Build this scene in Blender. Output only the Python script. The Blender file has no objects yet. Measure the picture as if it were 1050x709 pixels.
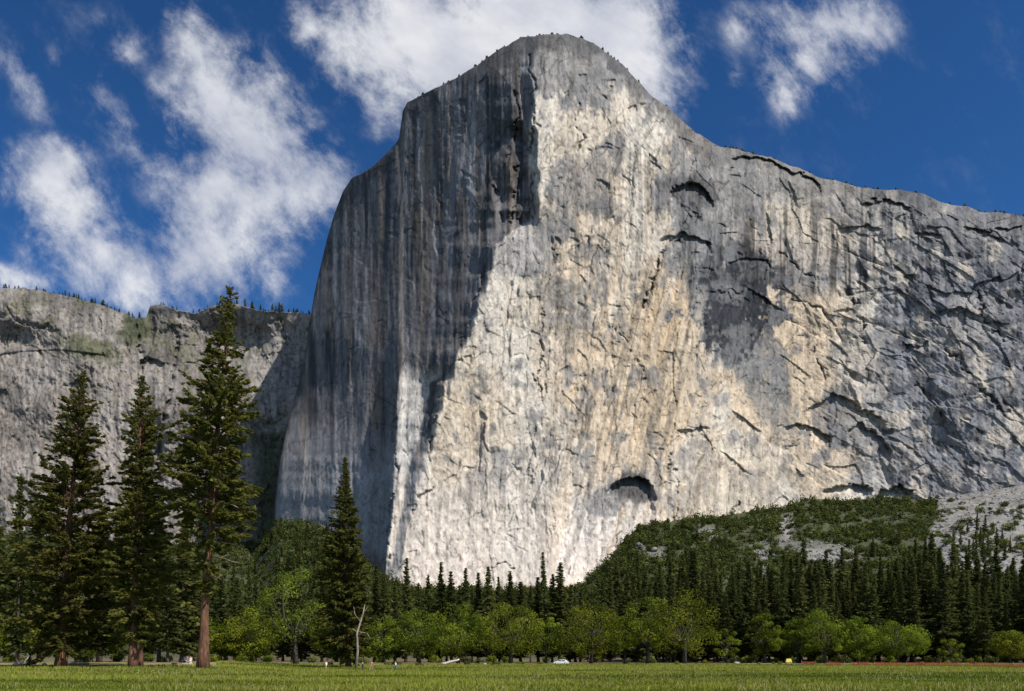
import bpy, math, random
import numpy as np
from mathutils import Vector

random.seed(7)
rng = np.random.default_rng(7)
SC = bpy.context.scene
COL = SC.collection
F = 816.7            # focal length in units of the photograph's pixels
CX, HY, EYE = 525.0, 676.0, 2.2
SUN_DIR = np.array([0.54, -0.39, 0.75]); SUN_DIR = SUN_DIR / np.linalg.norm(SUN_DIR)

# ------------------------------------------------------------------ helpers
def sstep(a, b, x):
    t = np.clip((x - a) / (b - a), 0, 1)
    return t * t * (3 - 2 * t)

def ctrl(x, pts):
    p = np.array(pts, float)
    return np.interp(x, p[:, 0], p[:, 1])

def hash2(ix, iy, seed):
    h = (ix.astype(np.int64) * 374761393 + iy.astype(np.int64) * 668265263 + int(seed) * 1442695041) & 0xFFFFFFFF
    h = ((h ^ (h >> 13)) * 1274126177) & 0xFFFFFFFF
    h = ((h ^ (h >> 16)) * 2246822519) & 0xFFFFFFFF
    return ((h ^ (h >> 15)) & 0xFFFFFF) / float(0xFFFFFF)

def vnoise(x, y, seed=0):
    x = np.asarray(x, float); y = np.asarray(y, float)
    fx, fy = np.floor(x), np.floor(y)
    u, v = x - fx, y - fy
    u = u * u * u * (u * (u * 6 - 15) + 10); v = v * v * v * (v * (v * 6 - 15) + 10)
    a = hash2(fx, fy, seed); b = hash2(fx + 1, fy, seed)
    c = hash2(fx, fy + 1, seed); d = hash2(fx + 1, fy + 1, seed)
    return (a + (b - a) * u) * (1 - v) + (c + (d - c) * u) * v

def fbm(x, y, seed=0, octv=5, gain=0.5):
    s = 0; a = 1; t = 0
    for k in range(octv):
        s = s + a * vnoise(x, y, seed + 17 * k); t += a
        ca, sa = 0.8, 0.6
        x, y = (x * ca - y * sa) * 2.03 + 5.3, (x * sa + y * ca) * 2.03 + 1.7
        a *= gain
    return s / t          # 0..1

def fbm0(x, y, seed=0, octv=5, gain=0.5):      # octaves without the rotation: keeps streaks upright
    s = 0; a = 1; t = 0
    for k in range(octv):
        s = s + a * vnoise(x, y, seed + 17 * k); t += a
        x, y = x * 2.03 + 5.3, y * 2.03 + 1.7
        a *= gain
    return s / t

def cells(x, y, seed):
    """Nearest feature point: returns its id noise, offset vector and border distance."""
    fx, fy = np.floor(x), np.floor(y)
    d1 = np.full(x.shape, 9.0); d2 = np.full(x.shape, 9.0)
    rid = np.zeros(x.shape); ox = np.zeros(x.shape); oy = np.zeros(x.shape)
    for i in (-1, 0, 1):
        for j in (-1, 0, 1):
            cx, cy = fx + i, fy + j
            px = cx + hash2(cx, cy, seed); py = cy + hash2(cx, cy, seed + 91)
            dx, dy = x - px, y - py
            d = dx * dx + dy * dy
            m = d < d1
            d2 = np.where(m, d1, np.minimum(d2, d))
            d1 = np.where(m, d, d1)
            rid = np.where(m, hash2(cx, cy, seed + 37), rid)
            ox = np.where(m, dx, ox); oy = np.where(m, dy, oy)
    return rid, ox, oy, np.sqrt(d2) - np.sqrt(d1)

def W(px, py, Y):
    return np.array([(px - CX) / F * Y, Y, EYE + (HY - py) / F * Y])

def make_mesh(name, verts, faces, mat, parent=None, smooth=False, attrs=None, cols=None):
    """faces: (N,3) or (N,4) int array, or a list of such arrays."""
    me = bpy.data.meshes.new(name)
    verts = np.asarray(verts, np.float32)
    fl = faces if isinstance(faces, list) else [faces]
    fl = [np.asarray(f, np.int32) for f in fl if len(f)]
    nl = sum(f.size for f in fl); npoly = sum(len(f) for f in fl)
    me.vertices.add(len(verts)); me.vertices.foreach_set('co', verts.ravel())
    me.loops.add(nl); me.polygons.add(npoly)
    me.loops.foreach_set('vertex_index', np.concatenate([f.ravel() for f in fl]))
    tot = np.concatenate([np.full(len(f), f.shape[1], np.int32) for f in fl])
    st = np.concatenate([[0], np.cumsum(tot)[:-1]]).astype(np.int32)
    me.polygons.foreach_set('loop_start', st); me.polygons.foreach_set('loop_total', tot)
    if smooth:
        me.polygons.foreach_set('use_smooth', np.ones(npoly, bool))
    if attrs:
        for k, v in attrs.items():
            a = me.attributes.new(k, 'FLOAT', 'POINT'); a.data.foreach_set('value', np.asarray(v, np.float32).ravel())
    if cols is not None:
        a = me.attributes.new('Col', 'FLOAT_COLOR', 'POINT')
        c = np.ones((len(verts), 4), np.float32); c[:, :3] = cols
        a.data.foreach_set('color', c.ravel())
    me.update(calc_edges=True)
    if mat: me.materials.append(mat)
    o = bpy.data.objects.new(name, me); COL.objects.link(o)
    if parent: o.parent = parent
    return o

def tag(o, label=None, cat=None, group=None, kind=None):
    if label: o['label'] = label
    if cat: o['category'] = cat
    if group: o['group'] = group
    if kind: o['kind'] = kind
    return o

def empty(name, loc, rz=0):
    o = bpy.data.objects.new(name, None); COL.objects.link(o)
    o.empty_display_size = 0.5
    o.location = loc; o.rotation_euler = (0, 0, rz)
    return o

def copy_tree(o, parent=None):
    c = o.copy(); COL.objects.link(c)
    if parent: c.parent = parent
    for ch in list(o.children): copy_tree(ch, c)
    return c

class MB:
    """Collects tubes, boxes and loose shapes into one mesh."""
    def __init__(s): s.v = []; s.q = []; s.t = []; s.n = 0
    def add(s, v, q=None, t=None):
        v = np.asarray(v, float); s.v.append(v)
        if q is not None and len(q): s.q.append(np.asarray(q, int) + s.n)
        if t is not None and len(t): s.t.append(np.asarray(t, int) + s.n)
        s.n += len(v)
    def tube(s, pts, rad, sides=6, jit=0, cap=True):
        pts = np.asarray(pts, float); n = len(pts)
        rad = np.broadcast_to(np.asarray(rad, float), (n,))
        tang = np.gradient(pts, axis=0)
        tang /= np.linalg.norm(tang, axis=1, keepdims=True) + 1e-9
        ref = np.array([0.0, 1, 0]) if abs(tang[0][2]) > .7 else np.array([0.0, 0, 1])
        A = np.cross(tang, ref); A /= np.linalg.norm(A, axis=1, keepdims=True) + 1e-9
        B = np.cross(tang, A)
        ang = np.linspace(0, 2 * np.pi, sides, endpoint=False)
        R = rad[:, None] * (1 + (rng.uniform(-jit, jit, (n, sides)) if jit else 0))
        V = pts[:, None, :] + R[:, :, None] * (np.cos(ang)[None, :, None] * A[:, None, :] + np.sin(ang)[None, :, None] * B[:, None, :])
        q = []
        for i in range(n - 1):
            for j in range(sides):
                k = (j + 1) % sides
                q.append((i * sides + j, i * sides + k, (i + 1) * sides + k, (i + 1) * sides + j))
        V = V.reshape(-1, 3); t = []
        if cap:
            V = np.vstack([V, pts[0], pts[-1]])
            for j in range(sides):
                k = (j + 1) % sides
                t.append((n * sides, k, j)); t.append((n * sides + 1, (n - 1) * sides + j, (n - 1) * sides + k))
        s.add(V, q, t)
    def box(s, c, d, rz=0):
        c = np.asarray(c, float); d = np.asarray(d, float) / 2
        v = np.array([(x, y, z) for x in (-1, 1) for y in (-1, 1) for z in (-1, 1)], float) * d
        ca, sa = math.cos(rz), math.sin(rz)
        v = np.stack([v[:, 0] * ca - v[:, 1] * sa, v[:, 0] * sa + v[:, 1] * ca, v[:, 2]], 1) + c
        s.add(v, [(0, 1, 3, 2), (4, 6, 7, 5), (0, 4, 5, 1), (2, 3, 7, 6), (0, 2, 6, 4), (1, 5, 7, 3)])
    def build(s, name, mat, parent=None, smooth=False):
        f = []
        if s.q: f.append(np.vstack(s.q))
        if s.t: f.append(np.vstack(s.t))
        return make_mesh(name, np.vstack(s.v), f, mat, parent, smooth)

# ------------------------------------------------------------------ materials
def new_mat(name):
    m = bpy.data.materials.new(name); m.use_nodes = True
    nt = m.node_tree; nt.nodes.clear()
    out = nt.nodes.new('ShaderNodeOutputMaterial')
    return m, nt, out

def mat_plain(name, col, rough=.8, noise=.25, scale=8, metal=0, coat=0):
    m, nt, out = new_mat(name); N = nt.nodes; L = nt.links
    b = N.new('ShaderNodeBsdfPrincipled'); b.inputs['Roughness'].default_value = rough; b.inputs['Metallic'].default_value = metal
    if coat: b.inputs['Coat Weight'].default_value = coat
    tc = N.new('ShaderNodeTexCoord'); nz = N.new('ShaderNodeTexNoise'); nz.inputs['Scale'].default_value = scale; nz.inputs['Detail'].default_value = 4
    L.new(tc.outputs['Object'], nz.inputs['Vector'])
    mr = N.new('ShaderNodeMapRange'); mr.inputs[1].default_value = .3; mr.inputs[2].default_value = .7
    mr.inputs[3].default_value = 1 - noise; mr.inputs[4].default_value = 1 + noise
    L.new(nz.outputs[0], mr.inputs[0])
    vm = N.new('ShaderNodeVectorMath'); vm.operation = 'SCALE'; vm.inputs[0].default_value = col
    L.new(mr.outputs[0], vm.inputs['Scale']); L.new(vm.outputs[0], b.inputs['Base Color'])
    L.new(b.outputs[0], out.inputs[0])
    return m

def mat_foliage(name, dark, light, trans=.25, rvar=.25):
    m, nt, out = new_mat(name); N = nt.nodes; L = nt.links
    at = N.new('ShaderNodeAttribute'); at.attribute_name = 'tint'
    oi = N.new('ShaderNodeObjectInfo')
    mx = N.new('ShaderNodeMix'); mx.data_type = 'RGBA'
    mx.inputs[6].default_value = (*dark, 1); mx.inputs[7].default_value = (*light, 1)
    L.new(at.outputs['Fac'], mx.inputs[0])
    hs = N.new('ShaderNodeHueSaturation')
    mr = N.new('ShaderNodeMapRange'); mr.inputs[3].default_value = 1 - rvar; mr.inputs[4].default_value = 1 + rvar
    L.new(oi.outputs['Random'], mr.inputs[0]); L.new(mr.outputs[0], hs.inputs['Value'])
    m2 = N.new('ShaderNodeMath'); m2.operation = 'MULTIPLY'; m2.inputs[1].default_value = 7.31
    fr = N.new('ShaderNodeMath'); fr.operation = 'FRACT'
    L.new(oi.outputs['Random'], m2.inputs[0]); L.new(m2.outputs[0], fr.inputs[0])
    mh = N.new('ShaderNodeMapRange'); mh.inputs[3].default_value = .478; mh.inputs[4].default_value = .512
    L.new(fr.outputs[0], mh.inputs[0]); L.new(mh.outputs[0], hs.inputs['Hue'])
    L.new(mx.outputs[2], hs.inputs['Color'])
    d = N.new('ShaderNodeBsdfDiffuse'); t = N.new('ShaderNodeBsdfTranslucent')
    L.new(hs.outputs[0], d.inputs[0]); L.new(hs.outputs[0], t.inputs[0])
    ms = N.new('ShaderNodeMixShader'); ms.inputs[0].default_value = trans
    L.new(d.outputs[0], ms.inputs[1]); L.new(t.outputs[0], ms.inputs[2])
    L.new(ms.outputs[0], out.inputs[0])
    return m

def mat_bark(name, a, b, scale=3):
    m, nt, out = new_mat(name); N = nt.nodes; L = nt.links
    bs = N.new('ShaderNodeBsdfPrincipled'); bs.inputs['Roughness'].default_value = .95
    tc = N.new('ShaderNodeTexCoord'); mp = N.new('ShaderNodeMapping'); mp.inputs['Scale'].default_value = (1, 1, .22)
    nz = N.new('ShaderNodeTexNoise'); nz.inputs['Scale'].default_value = scale; nz.inputs['Detail'].default_value = 6; nz.inputs['Roughness'].default_value = .7
    L.new(tc.outputs['Object'], mp.inputs[0]); L.new(mp.outputs[0], nz.inputs['Vector'])
    cr = N.new('ShaderNodeValToRGB'); cr.color_ramp.elements[0].position = .35; cr.color_ramp.elements[1].position = .65
    cr.color_ramp.elements[0].color = (*a, 1); cr.color_ramp.elements[1].color = (*b, 1)
    L.new(nz.outputs[0], cr.inputs[0]); L.new(cr.outputs[0], bs.inputs['Base Color'])
    bp = N.new('ShaderNodeBump'); bp.inputs['Strength'].default_value = .8; bp.inputs['Distance'].default_value = .15
    L.new(nz.outputs[0], bp.inputs['Height']); L.new(bp.outputs[0], bs.inputs['Normal'])
    L.new(bs.outputs[0], out.inputs[0])
    return m

def mat_rock(name, scale=.25, amt=.22, bump=1.2):
    """Stone colours come from the 'Col' attribute; fine grain and fine relief are procedural."""
    m, nt, out = new_mat(name); N = nt.nodes; L = nt.links
    bs = N.new('ShaderNodeBsdfPrincipled'); bs.inputs['Roughness'].default_value = .92; bs.inputs['Specular IOR Level'].default_value = .2
    at = N.new('ShaderNodeAttribute'); at.attribute_name = 'Col'
    tc = N.new('ShaderNodeTexCoord'); mp = N.new('ShaderNodeMapping'); mp.inputs['Scale'].default_value = (1, 1, .45)
    nz = N.new('ShaderNodeTexNoise'); nz.inputs['Scale'].default_value = scale; nz.inputs['Detail'].default_value = 5; nz.inputs['Roughness'].default_value = .65
    L.new(tc.outputs['Object'], mp.inputs[0]); L.new(mp.outputs[0], nz.inputs['Vector'])
    mr = N.new('ShaderNodeMapRange'); mr.inputs[1].default_value = .3; mr.inputs[2].default_value = .7
    mr.inputs[3].default_value = 1 - amt; mr.inputs[4].default_value = 1 + amt
    L.new(nz.outputs[0], mr.inputs[0])
    vm = N.new('ShaderNodeVectorMath'); vm.operation = 'SCALE'
    L.new(at.outputs['Color'], vm.inputs[0]); L.new(mr.outputs[0], vm.inputs['Scale'])
    L.new(vm.outputs[0], bs.inputs['Base Color'])
    bp = N.new('ShaderNodeBump'); bp.inputs['Strength'].default_value = .6; bp.inputs['Distance'].default_value = bump
    L.new(nz.outputs[0], bp.inputs['Height']); L.new(bp.outputs[0], bs.inputs['Normal'])
    L.new(bs.outputs[0], out.inputs[0])
    return m

M_ROCK = mat_rock('granite')
M_GROUND = mat_rock('valley_floor', .8, .3, .25)
M_STONE = mat_plain('boulder_stone', (.21, .20, .185), .9, .3, .6)
M_BARKRED = mat_bark('ponderosa_bark', (.026, .014, .009), (.21, .092, .046), 2.8)
M_BARK = mat_bark('conifer_bark', (.035, .024, .018), (.13, .085, .06), 2)
M_OAKBARK = mat_bark('oak_bark', (.018, .015, .012), (.075, .06, .048), 2)
M_BLEACH = mat_bark('bleached_wood', (.3, .25, .2), (.62, .56, .48), 3)
M_PINE = mat_foliage('pine_needles', (.042, .050, .013), (.172, .172, .040), .45, .12)
M_FIR = mat_foliage('fir_needles', (.026, .036, .013), (.125, .135, .038), .4, .42)
M_OAK = mat_foliage('oak_leaves', (.050, .076, .010), (.240, .275, .030), .5, .22)
M_SCRUB = mat_foliage('scrub_leaves', (.028, .046, .013), (.160, .172, .046), .35, .42)
M_GRASS = mat_foliage('grass_blades', (.066, .110, .012), (.25, .295, .050), .4, .1)

# ------------------------------------------------------------------ ground
def talus_top(c):      # picture height of the line where the slope meets the walls, by viewing direction
    return ctrl(c, [(-400, 520), (150, 560), (262, 556), (285, 532), (330, 541), (365, 566), (385, 590), (420, 606), (585, 608), (600, 598), (622, 580),
                    (640, 556), (655, 541), (700, 534), (745, 529), (800, 521), (830, 512), (868, 514), (905, 511), (945, 514), (1000, 506), (1040, 500), (1400, 470)])

WALL = None
def wall_dist(c):
    if WALL is not None: return np.interp(c, WALL[0], WALL[1])
    return ctrl(c, [(-400, 1500), (262, 1480), (283, 1400), (330, 1230), (400, 1040), (450, 990), (560, 985), (620, 1000), (700, 1040), (800, 1130), (900, 1190), (1040, 1280), (1400, 1500)])

def ground_z(X, Y):
    X = np.asarray(X, float); Y = np.asarray(Y, float)
    c = CX + F * X / np.maximum(Y, 30)
    base = np.interp(Y, [0, 170, 260, 330, 420], [0, 0, .75, .95, 1.6])
    left = np.interp(Y, [0, 90, 126, 170, 330, 420], [0, .12, .74, 1.3, 1.7, 2])
    wl = 1 - sstep(215, 330, c)
    z = base * (1 - wl) + left * wl
    z = z + (fbm(X / 14, Y / 14, 3, 3) - .5) * .22 * sstep(20, 60, Y)
    yw = wall_dist(c); zt = EYE + (HY - talus_top(c)) / F * yw
    y0 = 360 + 60 * (1 - sstep(560, 640, c))
    s = np.clip((Y - y0) / (yw - y0), 0, 1.25)
    amp = sstep(0.02, .35, s)
    z = z + zt * np.where(s < 1, s ** 1.35, 1 + .25 * (s - 1))
    z = z + amp * (fbm(X / 60, Y / 60, 11, 4) - .5) * 22 * (1 - .85 * sstep(.75, 1, s))
    z = z + amp * (fbm(X / 9, Y / 9, 13, 3) - .5) * 3.5
    return z

def scree_mask(px, py):
    """1 where the slope is bare broken stone, by direction from the meadow."""
    w = (fbm(px / 14, py / 14, 71, 4) - .5) * 26
    right = sstep(948, 968, px + w + (py - 540) * .14) * sstep(598, 584, py + w * .3)
    outc = np.exp(-(((px - 842 + w * .6) / 42) ** 2 + ((py - 568 - (px - 842) * .14 + w * .25) / 13) ** 2) ** 2)
    g1 = np.exp(-(((px - 783 + w * .4) / 17) ** 2 + ((py - 572 + w * .3) / 18) ** 2) ** 2)
    g2 = np.exp(-(((px - 806 + w * .5 - (py - 545) * -.1) / 8) ** 2 + ((py - 545 + w * .3) / 24) ** 2) ** 2)
    g3 = np.exp(-(((px - 806 + w * .8) / 19) ** 2 + ((py - 521 + w * .15) / 4) ** 2) ** 2)
    g4 = np.exp(-(((px - 668 + w) / 26) ** 2 + ((py - 568 + w * .4) / 10) ** 2) ** 2) * .5
    g5 = np.exp(-(((px - 728 + w) / 24) ** 2 + ((py - 548 + w * .4) / 9) ** 2) ** 2) * .5
    return np.clip(np.maximum.reduce([right, outc, g1 * .8, g2, g3, g4, g5]), 0, 1) * (1 - .9 * sstep(.50, .62, fbm(px / 9, py / 7, 73, 4)) * (px < 945) * (1 - .85 * np.maximum(outc, g2)))

def build_ground():
    cs = np.concatenate([np.linspace(-900, -60, 40), np.linspace(-50, 1110, 520), np.linspace(1125, 2000, 40)])
    ys = np.concatenate([np.linspace(-60, 30, 6), np.linspace(34, 340, 190), np.linspace(345, 1620, 330)])
    C, Yg = np.meshgrid(cs, ys)
    X = (C - CX) / F * np.maximum(Yg, 30)
    Z = ground_z(X, Yg)
    px = C; py = HY - (Z - EYE) * F / np.maximum(Yg, 30)
    n = fbm(X / 6, Yg / 6, 21, 4); n2 = fbm(X / 40, Yg / 12, 22, 4)
    g1 = np.array([.10, .125, .02]); g2 = np.array([.19, .19, .055])
    k = sstep(.35, .68, .5 * n + .5 * n2)[..., None]
    col = g1 * (1 - k) + g2 * k
    # pale dry dirt along the edge of the trees, and on the left under the pines
    dirt = sstep(226, 240, Yg + (n - .5) * 26) * sstep(272, 258, Yg + (n2 - .5) * 30) * sstep(.36, .5, n2) * sstep(240, 330, C)
    dl = sstep(137, 146, Yg + (n - .5) * 14) * sstep(.4, .52, n) * (1 - sstep(190, 280, C)) * sstep(230, 200, Yg)
    dirt = np.maximum(dirt, .9 * dl)[..., None]
    dc = np.array([.36, .29, .225]) * (1 - dl[..., None]) + np.array([.20, .135, .075]) * dl[..., None]
    col = col * (1 - dirt) + dc * dirt
    litter = (sstep(262, 290, Yg + (n - .5) * 20) * (1 - sstep(420, 520, Yg)))[..., None]
    col = col * (1 - litter) + (np.array([.10, .075, .045]) * (.7 + .9 * n[..., None])) * litter
    slope = sstep(400, 470, Yg)[..., None]
    soil = np.array([.050, .055, .026]) * (.6 + .9 * n[..., None])
    col = col * (1 - slope) + soil * slope
    sm = (scree_mask(px, py) * sstep(400, 450, Yg))[..., None]
    nn = fbm(X / 3.5, Yg / 6, 25, 3)[..., None]; ng = fbm(X / 16, Yg / 30, 26, 4)[..., None]
    stone = np.array([.19, .182, .166]) * (.45 + .75 * nn + .75 * (ng - .3))
    col = col * (1 - sm) + stone * sm
    nr, nc = C.shape
    V = np.stack([X, Yg, Z], -1).reshape(-1, 3)
    i = np.arange(nr * nc).reshape(nr, nc)
    q = np.stack([i[:-1, :-1], i[:-1, 1:], i[1:, 1:], i[1:, :-1]], -1).reshape(-1, 4)
    return tag(make_mesh('ground', V, q, M_GROUND, smooth=True, cols=col.reshape(-1, 3)), kind='structure')

def slope_point(px, py, lo=390):
    """Where a line of sight from the meadow meets the slope."""
    Y = np.linspace(lo, float(wall_dist(px)) + 40, 260)
    X = (px - CX) / F * Y
    z = ground_z(X, Y); zz = EYE + (HY - py) / F * Y
    k = np.argmax(z >= zz)
    if z[k] < zz[k]: return None
    return X[k], Y[k], z[k]

# ------------------------------------------------------------------ cliffs
def ref_profile(y0, kpts):
    t = np.linspace(-.02, .95, 1200); Y = np.zeros_like(t); Y[0] = y0
    kk = ctrl(t, kpts)
    for i in range(1, len(t)):
        k = kk[i]
        Y[i] = Y[i - 1] + k * Y[i - 1] / (1 - k * t[i]) * (t[i] - t[i - 1])
    return t, Y

def roof(d, PX, PY, pts, D, h, ends=2.5, power=.7, lip=1.0):
    p = np.array(pts, float)
    x0, x1 = p[:, 0].min(), p[:, 0].max()
    m = (PX > x0) & (PX < x1) & (PY > p[:, 1].min() - 2) & (PY < p[:, 1].max() + h + 2)
    if not m.any(): return
    x = PX[m]; y = PY[m]
    dy = y - np.interp(x, p[:, 0], p[:, 1])
    r = D * sstep(0, lip, dy) * np.clip(1 - dy / h, 0, 1) ** power
    r *= sstep(x0, x0 + ends, x) * sstep(x1, x1 - ends, x)
    d[m] += r

def crack(d, dark, PX, PY, pts, depth, wid, dk=.5):
    p = np.array(pts, float)
    pad = wid * 3
    m = (PX > p[:, 0].min() - pad) & (PX < p[:, 0].max() + pad) & (PY > p[:, 1].min() - pad) & (PY < p[:, 1].max() + pad)
    if not m.any(): return
    x = PX[m]; y = PY[m]; best = np.full(x.shape, 99.0)
    for a, b in zip(p[:-1], p[1:]):
        ab = b - a; L2 = ab @ ab + 1e-9
        t = np.clip(((x - a[0]) * ab[0] + (y - a[1]) * ab[1]) / L2, 0, 1)
        best = np.minimum(best, np.hypot(x - a[0] - t * ab[0], y - a[1] - t * ab[1]))
    g = np.exp(-(best / wid) ** 2)
    mod = sstep(.34, .6, fbm(x / 6, y / 6, 69, 3)); g = g * mod
    d[m] += depth * g * .7
    dark[m] = np.maximum(dark[m], dk * g)

def blob(px, py, cx, cy, rx, ry, rot=0, w=0):
    a = math.radians(rot); dx, dy = px - cx, py - cy
    u = (dx * math.cos(a) + dy * math.sin(a)) / rx; v = (-dx * math.sin(a) + dy * math.cos(a)) / ry
    return np.exp(-(u * u + v * v) + 0) if w is 0 else sstep(1.15, .65, np.sqrt(u * u + v * v) + w)

def wall_object(name, PX, PY, Y, col, back=((1.5, 14), (5, 70), (14, 420))):
    """Wall grid, plus the hidden ground behind its upper edge."""
    nr, nc = PX.shape
    def pts(px, py, y): return np.stack([(px - CX) / F * y, y, EYE + (HY - py) / F * y], -1)
    rows = []
    ex, ey = PX[0], PY[0]
    tx, ty = np.gradient(ex), np.gradient(ey)
    ln = np.hypot(tx, ty); nx, ny = -ty / ln, tx / ln       # inward
    for inn, dy in reversed(back):
        rows.append(pts(ex + nx * inn, ey + ny * inn, Y[0] + dy))
    V = np.concatenate([np.stack(rows), pts(PX, PY, Y)], 0)
    C = np.concatenate([np.repeat(col[:1] * .6, len(rows), 0), col], 0)
    n2 = nr + len(rows)
    i = np.arange(n2 * nc).reshape(n2, nc)
    q = np.stack([i[:-1, :-1], i[1:, :-1], i[1:, 1:], i[:-1, 1:]], -1).reshape(-1, 4)
    return make_mesh(name, V.reshape(-1, 3), q, M_ROCK, smooth=False, cols=C.reshape(-1, 3))

CAP_TOP = [(281, 528), (283, 505), (287, 472), (293, 445), (300, 415), (306, 393), (312, 365), (317, 335), (322, 303), (327, 280), (335, 247), (342, 222), (348, 206),
           (352, 196), (361, 182), (378, 174), (390, 164), (402, 152), (409, 143), (411, 128), (413, 113), (418, 104), (440, 94), (455, 87), (475, 76), (490, 67), (505, 56), (525, 43), (535, 38.5),
           (550, 37), (568, 35), (580, 35), (595, 39), (608, 45), (625, 56), (638, 66), (652, 82), (668, 98), (685, 110), (700, 124), (715, 137), (732, 148), (752, 153), (770, 157), (788, 161), (800, 166), (820, 173),
           (840, 182), (862, 187), (880, 192), (905, 195), (922, 194), (945, 198), (962, 206), (975, 211), (992, 212), (1005, 217), (1025, 218), (1037, 219), (1060, 226), (1100, 240), (1180, 262)]

def build_capitan():
    xs = np.concatenate([np.linspace(281.5, 1060, 860), np.linspace(1062, 1180, 50)])
    yt = ctrl(xs, CAP_TOP) + (fbm(xs / 9, xs * 0, 5, 4) - .5) * 3.2 * sstep(300, 420, xs)
    NR = 640
    yb = ctrl(xs, [(281, 560), (330, 572), (380, 606), (420, 622), (600, 622), (660, 585), (800, 555), (1180, 545)])
    t = np.linspace(0, 1, NR)[:, None]
    PX = np.repeat(xs[None], NR, 0)
    PY = yt[None] + t * (yb - yt)[None]
    TT = (HY - PY) / F
    tt, YY = ref_profile(972, [(-.02, .5), (.08, .48), (.16, .26), (.26, .17), (.5, .13), (.62, .17), (.70, .24), (.75, .5), (.9, .9)])
    Yref = np.interp(TT, tt, YY)
    def fields(PX, PY):
        wob = (fbm(PX / 22, PY / 40, 31, 4) - .5)
        rib = fbm0(PX / 8, PY / 75, 36, 3) - .5
        x = PX + wob * 16 + rib * 12; y = PY + wob * 10
        A = ctrl(y, [(30, 552), (60, 548), (228, 546), (250, 509), (300, 498), (330, 486), (360, 470), (395, 455), (470, 441), (530, 424), (600, 408)])
        A2 = ctrl(PY, [(30, 552), (60, 548), (228, 546), (250, 509), (300, 498), (330, 486), (360, 470), (395, 455), (470, 441), (530, 424), (600, 408)]) * .7 + A * .3
        B = ctrl(PY, [(340, 416), (370, 412), (400, 408), (470, 405), (520, 402), (590, 394)]) + wob * 5
        ml = ctrl(PX, [(281, -1.9), (300, -1.55), (340, -1.45), (420, -1.35), (500, -1.4), (560, -1.4)])
        low = sstep(410, 480, PY) * sstep(395, 370, PX)
        ml = ml * (1 - low) + ctrl(PX, [(281, -1.5), (300, -1.2), (400, -1.1)]) * low
        mr = ctrl(PX, [(400, .22), (520, .28), (620, .30), (690, .42), (740, .62), (800, .40), (860, .10), (930, -.12), (990, .0), (1080, .1)])
        m = ml + (mr - ml) * sstep(-2.5, 2.5, x - A2)
        up = sstep(244, 224, PY) * sstep(60, 90, PY)
        strip = sstep(523, 528, x) * sstep(541, 538, x) * up
        m = m * (1 - strip) + .35 * strip
        dih = sstep(539, 541.5, x) * sstep(549, 546, x) * up
        m = m * (1 - dih) - 2.3 * dih
        st2 = sstep(503, 507, x) * sstep(516, 513, x) * sstep(170, 200, PY) * up
        m = m * (1 - st2) + .2 * st2
        pat = sstep(0, 3, PX - B) * sstep(-10, -14, x - A2) * sstep(372, 398, PY)
        m = m * (1 - pat) + .2 * pat
        edge = sstep(-14, -11, x - A2) * sstep(1.5, -1.5, x - A2) * sstep(350, 380, PY)
        ev = -1.5 + 1.2 * sstep(430, 510, PY)
        m = m * (1 - edge) + ev * edge
        deep = sstep(-22, -16, PX - B) * sstep(2, -1, PX - B) * sstep(330, 390, PY)
        m = m * (1 - deep) - 1.9 * deep
        # large undulations of the open wall
        m = m + (fbm(PX / 46, PY / 400, 33, 4) - .5) * .40 * sstep(-6, 10, x - A2) + (fbm0(PX / 17, PY / 150, 35, 3) - .5) * .5 * sstep(6, -6, x - A2)
        return m, x, A2, B, pat
    # depth is integrated along level lines of sight, on a regular grid, then read at the wall's own points
    yg = np.arange(20.0, 660.0, 1.0)
    GX, GY = np.meshgrid(xs, yg)
    m, gx_, gA, gB, gp = fields(GX, GY)
    U = (GX - CX) / F
    g = m / (F * (1 - np.clip(m * U, -3, .8)))
    cum = np.cumsum(g * np.gradient(xs)[None], axis=1)
    i0 = int(np.argmin(abs(xs - 620)))
    cum = cum - cum[:, i0:i0 + 1]
    ker = np.hanning(9)[1:-1]; ker /= ker.sum()
    cum = np.apply_along_axis(lambda v: np.convolve(np.pad(v, 3, mode='edge'), ker, 'valid'), 0, cum)
    iref = int(np.argmin(abs(xs - 404)))
    cr = cum[:, iref]
    kk = np.exp(-((np.arange(-260, 261)) / 110.0) ** 2); kk /= kk.sum()
    tgt = np.convolve(np.pad(cr, 260, mode='edge'), kk, 'valid')
    cor = ((tgt - cr) * sstep(580, 430, yg))[:, None]
    cum = cum + cor * np.clip((gA - GX) / 60, 0, 1)
    cum = np.stack([np.interp(PY[:, k], yg, cum[:, k]) for k in range(len(xs))], 1)
    m, x, A2, B, pat = fields(PX, PY)
    Y = Yref * np.exp(cum)
    # rounded rim
    hgt = PY - yt[None]
    rimw = ctrl(xs, [(281, 4), (412, 8), (430, 14), (520, 24), (600, 22), (660, 14), (740, 20), (1080, 26)])[None]
    Y = Y + np.clip(1 - hgt / rimw, 0, 1) ** 2 * ctrl(xs, [(281, 3), (410, 4), (450, 5), (520, 8), (560, 22), (620, 24), (720, 26), (1080, 40)])[None]
    sc = Y / F                                  # metres per picture unit on the wall
    a = PX * 1.4; b = PY * 1.4
    d = np.zeros_like(Y); dark = np.zeros_like(Y)
    left = sstep(4, -8, x - A2)                  # the shaded western face
    right = sstep(760, 960, PX + (PY - 320) * .1 + (fbm(PX / 40, PY / 40, 98, 4) - .5) * 160)
    lower = sstep(470, 540, PY) * (1 - right)
    # broken exfoliation slabs: tilted cells, upright in the middle and slanting on the right
    wx = (fbm(a / 60, b / 60, 41, 4) - .5) * 60; wy = (fbm(a / 60, b / 60, 42, 4) - .5) * 60
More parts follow.
